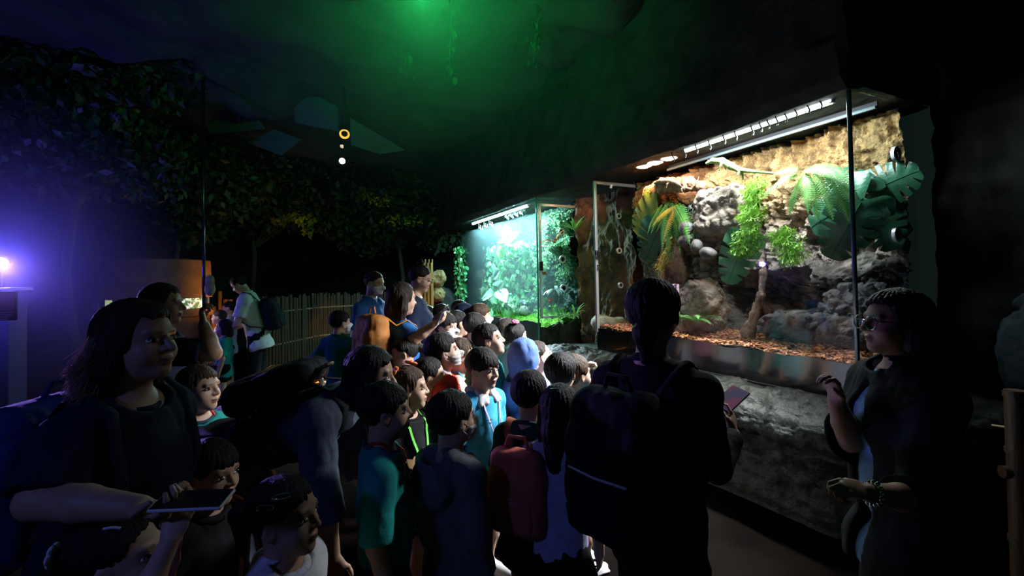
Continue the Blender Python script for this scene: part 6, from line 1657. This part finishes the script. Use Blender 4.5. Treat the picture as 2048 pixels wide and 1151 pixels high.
f = Field(); f.ell(g.hd((0, -.08, .20)), np.array((.42, .48, .40))*g.hl, g.Rh, .02); f.ell(g.hd((0, .45, .22)), np.array((.30, .30, .035))*g.hl, g.Rh, .03); f.cut(lambda X, Y, Z: (g.hc[2]+.12*g.hl)-Z, .01); V, F = f.mesh(.008); link('cap', mesh_np('cap', V, F, True, ['c_navy']), g.root)
person('light brown haired child in a mask beside the glass of the bluish terrarium', 963, 634, 4.1, 8, low=True, hair=R_(style=S, mat=HN, fringe=.16, thick=.03), top=R_(kind='tee', mat='c_white'), mask='c_mask')
person('child whose dark hair shows behind the navy cap', 921, 622, 4.9, 30, low=True, hair=R_(style=S, mat=HB), top=R_(kind='tee', mat='c_navy'))
# 32 woman with the orange bag
g = person('long haired woman in a blue shirt lifting her phone over the children', 806, 602, 3.3, 38, hl=.225, kid=False, female=True, head=(0, -4, 0), hair=R_(style='long', mat=HD, length=.85, spread=1.1, fringe=.3, thick=.02), top=R_(kind='tee', mat='c_blue', hem=.1, infl=.015), bottom=R_(kind='long', mat='c_denim'),
           arms=R_(R=R_(elbow=(828, 678, 3.1), wrist=(866, 650, 3.1), hw=(882, 640, 3.1), n=(-.3, 0, 1), curl=.6, keep=False)))
backpack(g, 'crumpled orange brown rucksack on the long haired woman in blue', 'c_orange', (.32, .16, .40), -.10, pocket=False, strapm='c_orange')
phone('phone tilted upright in the raised hand of the woman in blue', P(884, 630, 3.08), RC @ np.array([.2, .1, -1]), RC @ np.array([.45, .9, 0]), case='brass')
# 33-34
person('woman with a hair bun and glasses looking down at the children', 842, 560, 3.95, 4, hl=.225, kid=False, female=True, head=(0, -16, 0), glasses=True, hair=R_(style='up', tail='topknot', mat=HB, fringe=.3), top=R_(kind='tee', mat='c_navy', hem=.1), bottom=R_(kind='long', mat='c_denim'))
person('woman in a blue polo shirt and white surgical mask by the bamboo fence', 750, 569, 4.55, -22, hl=.225, kid=False, female=True, head=(8, -10, 0), hair=R_(style='up', tail='none', mat=HB, fringe=.28), top=R_(kind='polo', mat='c_blue', hem=.1), bottom=R_(kind='long', mat='c_navy'), mask='c_mask',
       arms=R_(R=R_(u=(.15, -.1, -1), f=(-.5, .75, -.5)), L=R_(u=(.1, 0, -1), f=(-.3, .8, -.4))))
# 35-36
person('boy in a teal shirt with his back turned near the bamboo fence', 682, 647, 4.2, 68, head=(-25, 0, 0), hair=R_(style=S, mat=HB, thick=.02), top=R_(kind='tee', mat='c_teal', hem=.12, sleeve=.9, infl=.016), bottom=R_(kind='short', mat='c_navy'), mask='c_mask',
       arms=R_(L=R_(u=(.55, -.2, -.8), f=(.1, .5, -.7)), R=R_(u=(.8, .4, -.35), f=(.4, .8, -.2))))
person('child turned away to the left in front of the orange rucksack', 806, 709, 3.1, 192, head=(0, -6, 0), hair=R_(style='up', tail='pony', mat=HB, fringe=.25), top=R_(kind='polo', mat='c_pinkprint', collar='c_white'))
# 37-39 group at the left
g = person('man in a white t-shirt bowing his head at the left display', 478, 567, 6.1, 192, hl=.225, kid=False, lean=14, H=1.74, head=(0, -38, 0), hair=R_(style=S, mat=HB, thick=.02), top=R_(kind='tee', mat='c_white', infl=.02, hem=.1), bottom=R_(kind='long', mat='c_black'), shoes='shoe_dark',
           arms=R_(R=R_(u=(.1, .25, -1), f=(-.3, .8, -.4)), L=R_(u=(.1, .25, -1), f=(-.3, .8, -.45))))
backpack(g, 'black backpack on the man in the white t-shirt', 'c_blackbag', (.32, .18, .44), .08)
person('child in a teal shirt and white shoes standing by the man in white', 447, 656, 5.85, 196, head=(0, 4, 0), hair=R_(style='long', mat=HB, length=.3, fringe=.22), top=R_(kind='tee', mat='c_teal', hem=.1, sleeve=.85, rim='c_tealrim'), bottom=R_(kind='short', mat='c_black'))
person('child with a violet lit face beyond the child in teal', 437, 636, 6.5, 200, low=True, hair=R_(style=S, mat=HD), top=R_(kind='tee', mat='c_white'))
person('child with a dark head just in front of the orange lit posts', 456, 618, 7.0, 205, low=True, hair=R_(style=S, mat=HB), top=R_(kind='tee', mat='c_lav'))
# 40 raised arm behind the left woman
person('person in a navy sleeve raising a forearm behind the woman at the left', 328, 614, 2.55, 18, hl=.225, kid=False, build=1.1, skin='skin_dark', hair=R_(style=S, mat=HB, fringe=.3), top=R_(kind='tee', mat='c_navy', infl=.02, sleeve=.9), bottom=R_(kind='long', mat='c_black'),
       arms=R_(R=R_(elbow=(425, 705, 2.4), wrist=(408, 650, 2.42), hw=(404, 628, 2.42), n=(-.3, .8, 0), curl=.9, keep=False)))
# ------------------------------------------------------------------ lights the place has
def lamp(name, kind, loc, power, col, size=.1, aim=None, spot=None, blend=.5, size_y=None, spread=None):
    l = bpy.data.lights.new(name, kind); l.energy = power; l.color = col
    o = bpy.data.objects.new(name, l); COL.objects.link(o); o.location = loc
    if kind == 'AREA':
        l.size = size
        if size_y: l.shape = 'RECTANGLE'; l.size_y = size_y
        if spread: l.spread = spread
    else: l.shadow_soft_size = size
    if kind == 'SPOT': l.spot_size = radians(spot); l.spot_blend = blend
    if aim is not None:
        o.rotation_euler = Vector(np.asarray(aim)-np.asarray(loc)).to_track_quat('-Z', 'Y').to_euler()
    return o
def tubelight(name, q0, q1, power, col, wd, tilt=.25, spread=180, tu=0.):
    q0, q1 = np.array(q0), np.array(q1); c = (q0+q1)/2-UP*.035; d = (q1-q0)/np.linalg.norm(q1-q0)
    l = bpy.data.lights.new(name, 'AREA'); l.energy = power; l.color = col; l.shape = 'RECTANGLE'; l.size = np.linalg.norm(q1-q0); l.size_y = wd; l.spread = radians(spread)
    o = bpy.data.objects.new(name, l); COL.objects.link(o)
    z = UP-TN*tilt-TU*tu; z /= np.linalg.norm(z); x = d-z*(d@z); x /= np.linalg.norm(x); y = np.cross(z, x)
    o.matrix_world = Matrix([[x[0], y[0], z[0], c[0]], [x[1], y[1], z[1], c[1]], [x[2], y[2], z[2], c[2]], [0, 0, 0, 1]])
    return o
tubelight('tube_light', *LAMP1, 60, (.86, .93, 1), .06, .35)
tubelight('tube_light_outward', *LAMP1, 210, (.90, .95, 1), .06, -.66, 72, .30)
tubelight('strip_light', *LAMP2, 260, (.52, .92, 1.0), .06, .3)
tubelight('strip_light_outward', *LAMP2, 420, (.86, .96, 1.0), .06, -.55, 76, -.75)
for i, p in enumerate(HEAT):
    lamp('heat_light', 'SPOT', p-UP*.02, 60 if i < 3 else 130, (1, .55, .25), .05, p-UP+TN*.12+(TU*1.2 if i == 3 else 0), 95, .6)
lamp('green_light', 'SPOT', (-.55, 2.9, 3.45), 130, (.03, 1, .20), .06, (-.55, 3.9, 4.0), 165, 1)
pv = nrm(np.array([.55, -.75, -.12]))
lamp('purple_light', 'SPOT', LAMPP+pv*.03, 700, (.36, .20, 1), .04, (-1.25, 1.45, 1.1), 35, .9)
lamp('purple_glow', 'POINT', LAMPP+pv*.05, 75, (.12, .09, 1), .05)
lamp('fence_light', 'SPOT', (-2.9, 6.9, .25), 30, (1, .45, .12), .05, (-3.5, 8.7, .85), 24, .8)
lamp('amber_light', 'SPOT', (-1.3, 7.6, .5), 14, (1, .36, .06), .08, (-1.5, 9.2, 1.5), 55, .8)
lamp('blue_light', 'SPOT', (-1.7, -.7, 2.4), 30, (.16, .22, 1), .12, (-.42, 1.6, .62), 46, .9)
lamp('orange_light', 'SPOT', (-1.2, 4.4, .55), 40, (1, .36, .08), .08, (-1.15, 1.9, .6), 60, .8)
lamp('kiosk_light', 'SPOT', (-4.2, 7.4, 1.2), 30, (1, .42, .10), .08, (-5.0, 6.9, 1.75), 90, .8)
lamp('post_light', 'SPOT', (-4.6, 7.3, .3), 30, (1, .45, .10), .06, (-5.0, 7.9, 1.3), 100, .8)
lamp('display_light', 'AREA', (-4.7, 6.2, 1.35), 5, (1, .75, 1), .25, (-4.0, 5.9, 1.0))
lamp('leaf_light', 'SPOT', (-3.6, 7.4, 2.2), 9, (1, .85, .15), .05, P(606, 446, 8.6), 17, .6)
lamp('leaf_light', 'SPOT', (-2.3, 8.2, 2.4), 2.5, (1, .80, .15), .05, P(770, 415, 9.1), 50, .9)
w = bpy.data.worlds.new('world'); SC.world = w; w.use_nodes = True
bg = w.node_tree.nodes['Background']; bg.inputs['Color'].default_value = (.35, .7, .65, 1); bg.inputs['Strength'].default_value = .012
SC.view_settings.view_transform = 'Standard'; SC.view_settings.look = 'None'; SC.view_settings.exposure = 0; SC.view_settings.gamma = 1
cy = SC.cycles
cy.max_bounces = 5; cy.diffuse_bounces = 3; cy.glossy_bounces = 3; cy.transmission_bounces = 4; cy.transparent_max_bounces = 12
cy.caustics_reflective = False; cy.caustics_refractive = False; cy.sample_clamp_indirect = 4; cy.use_light_tree = True

# put every free-standing mesh's origin at its own foot
bpy.context.view_layer.update()
for o in list(SC.objects):
    if o.type == 'MESH' and o.parent is None and o.get('kind') != 'structure' and o.location.length < 1e-6 and o.data.users == 1:
        n = len(o.data.vertices)
        if not n: continue
        c = np.empty(n*3, np.float32); o.data.vertices.foreach_get('co', c); c = c.reshape(-1, 3)
        q = Vector(((c[:, 0].min()+c[:, 0].max())/2, (c[:, 1].min()+c[:, 1].max())/2, c[:, 2].min()))
        o.data.transform(Matrix.Translation(-q)); o.location = q
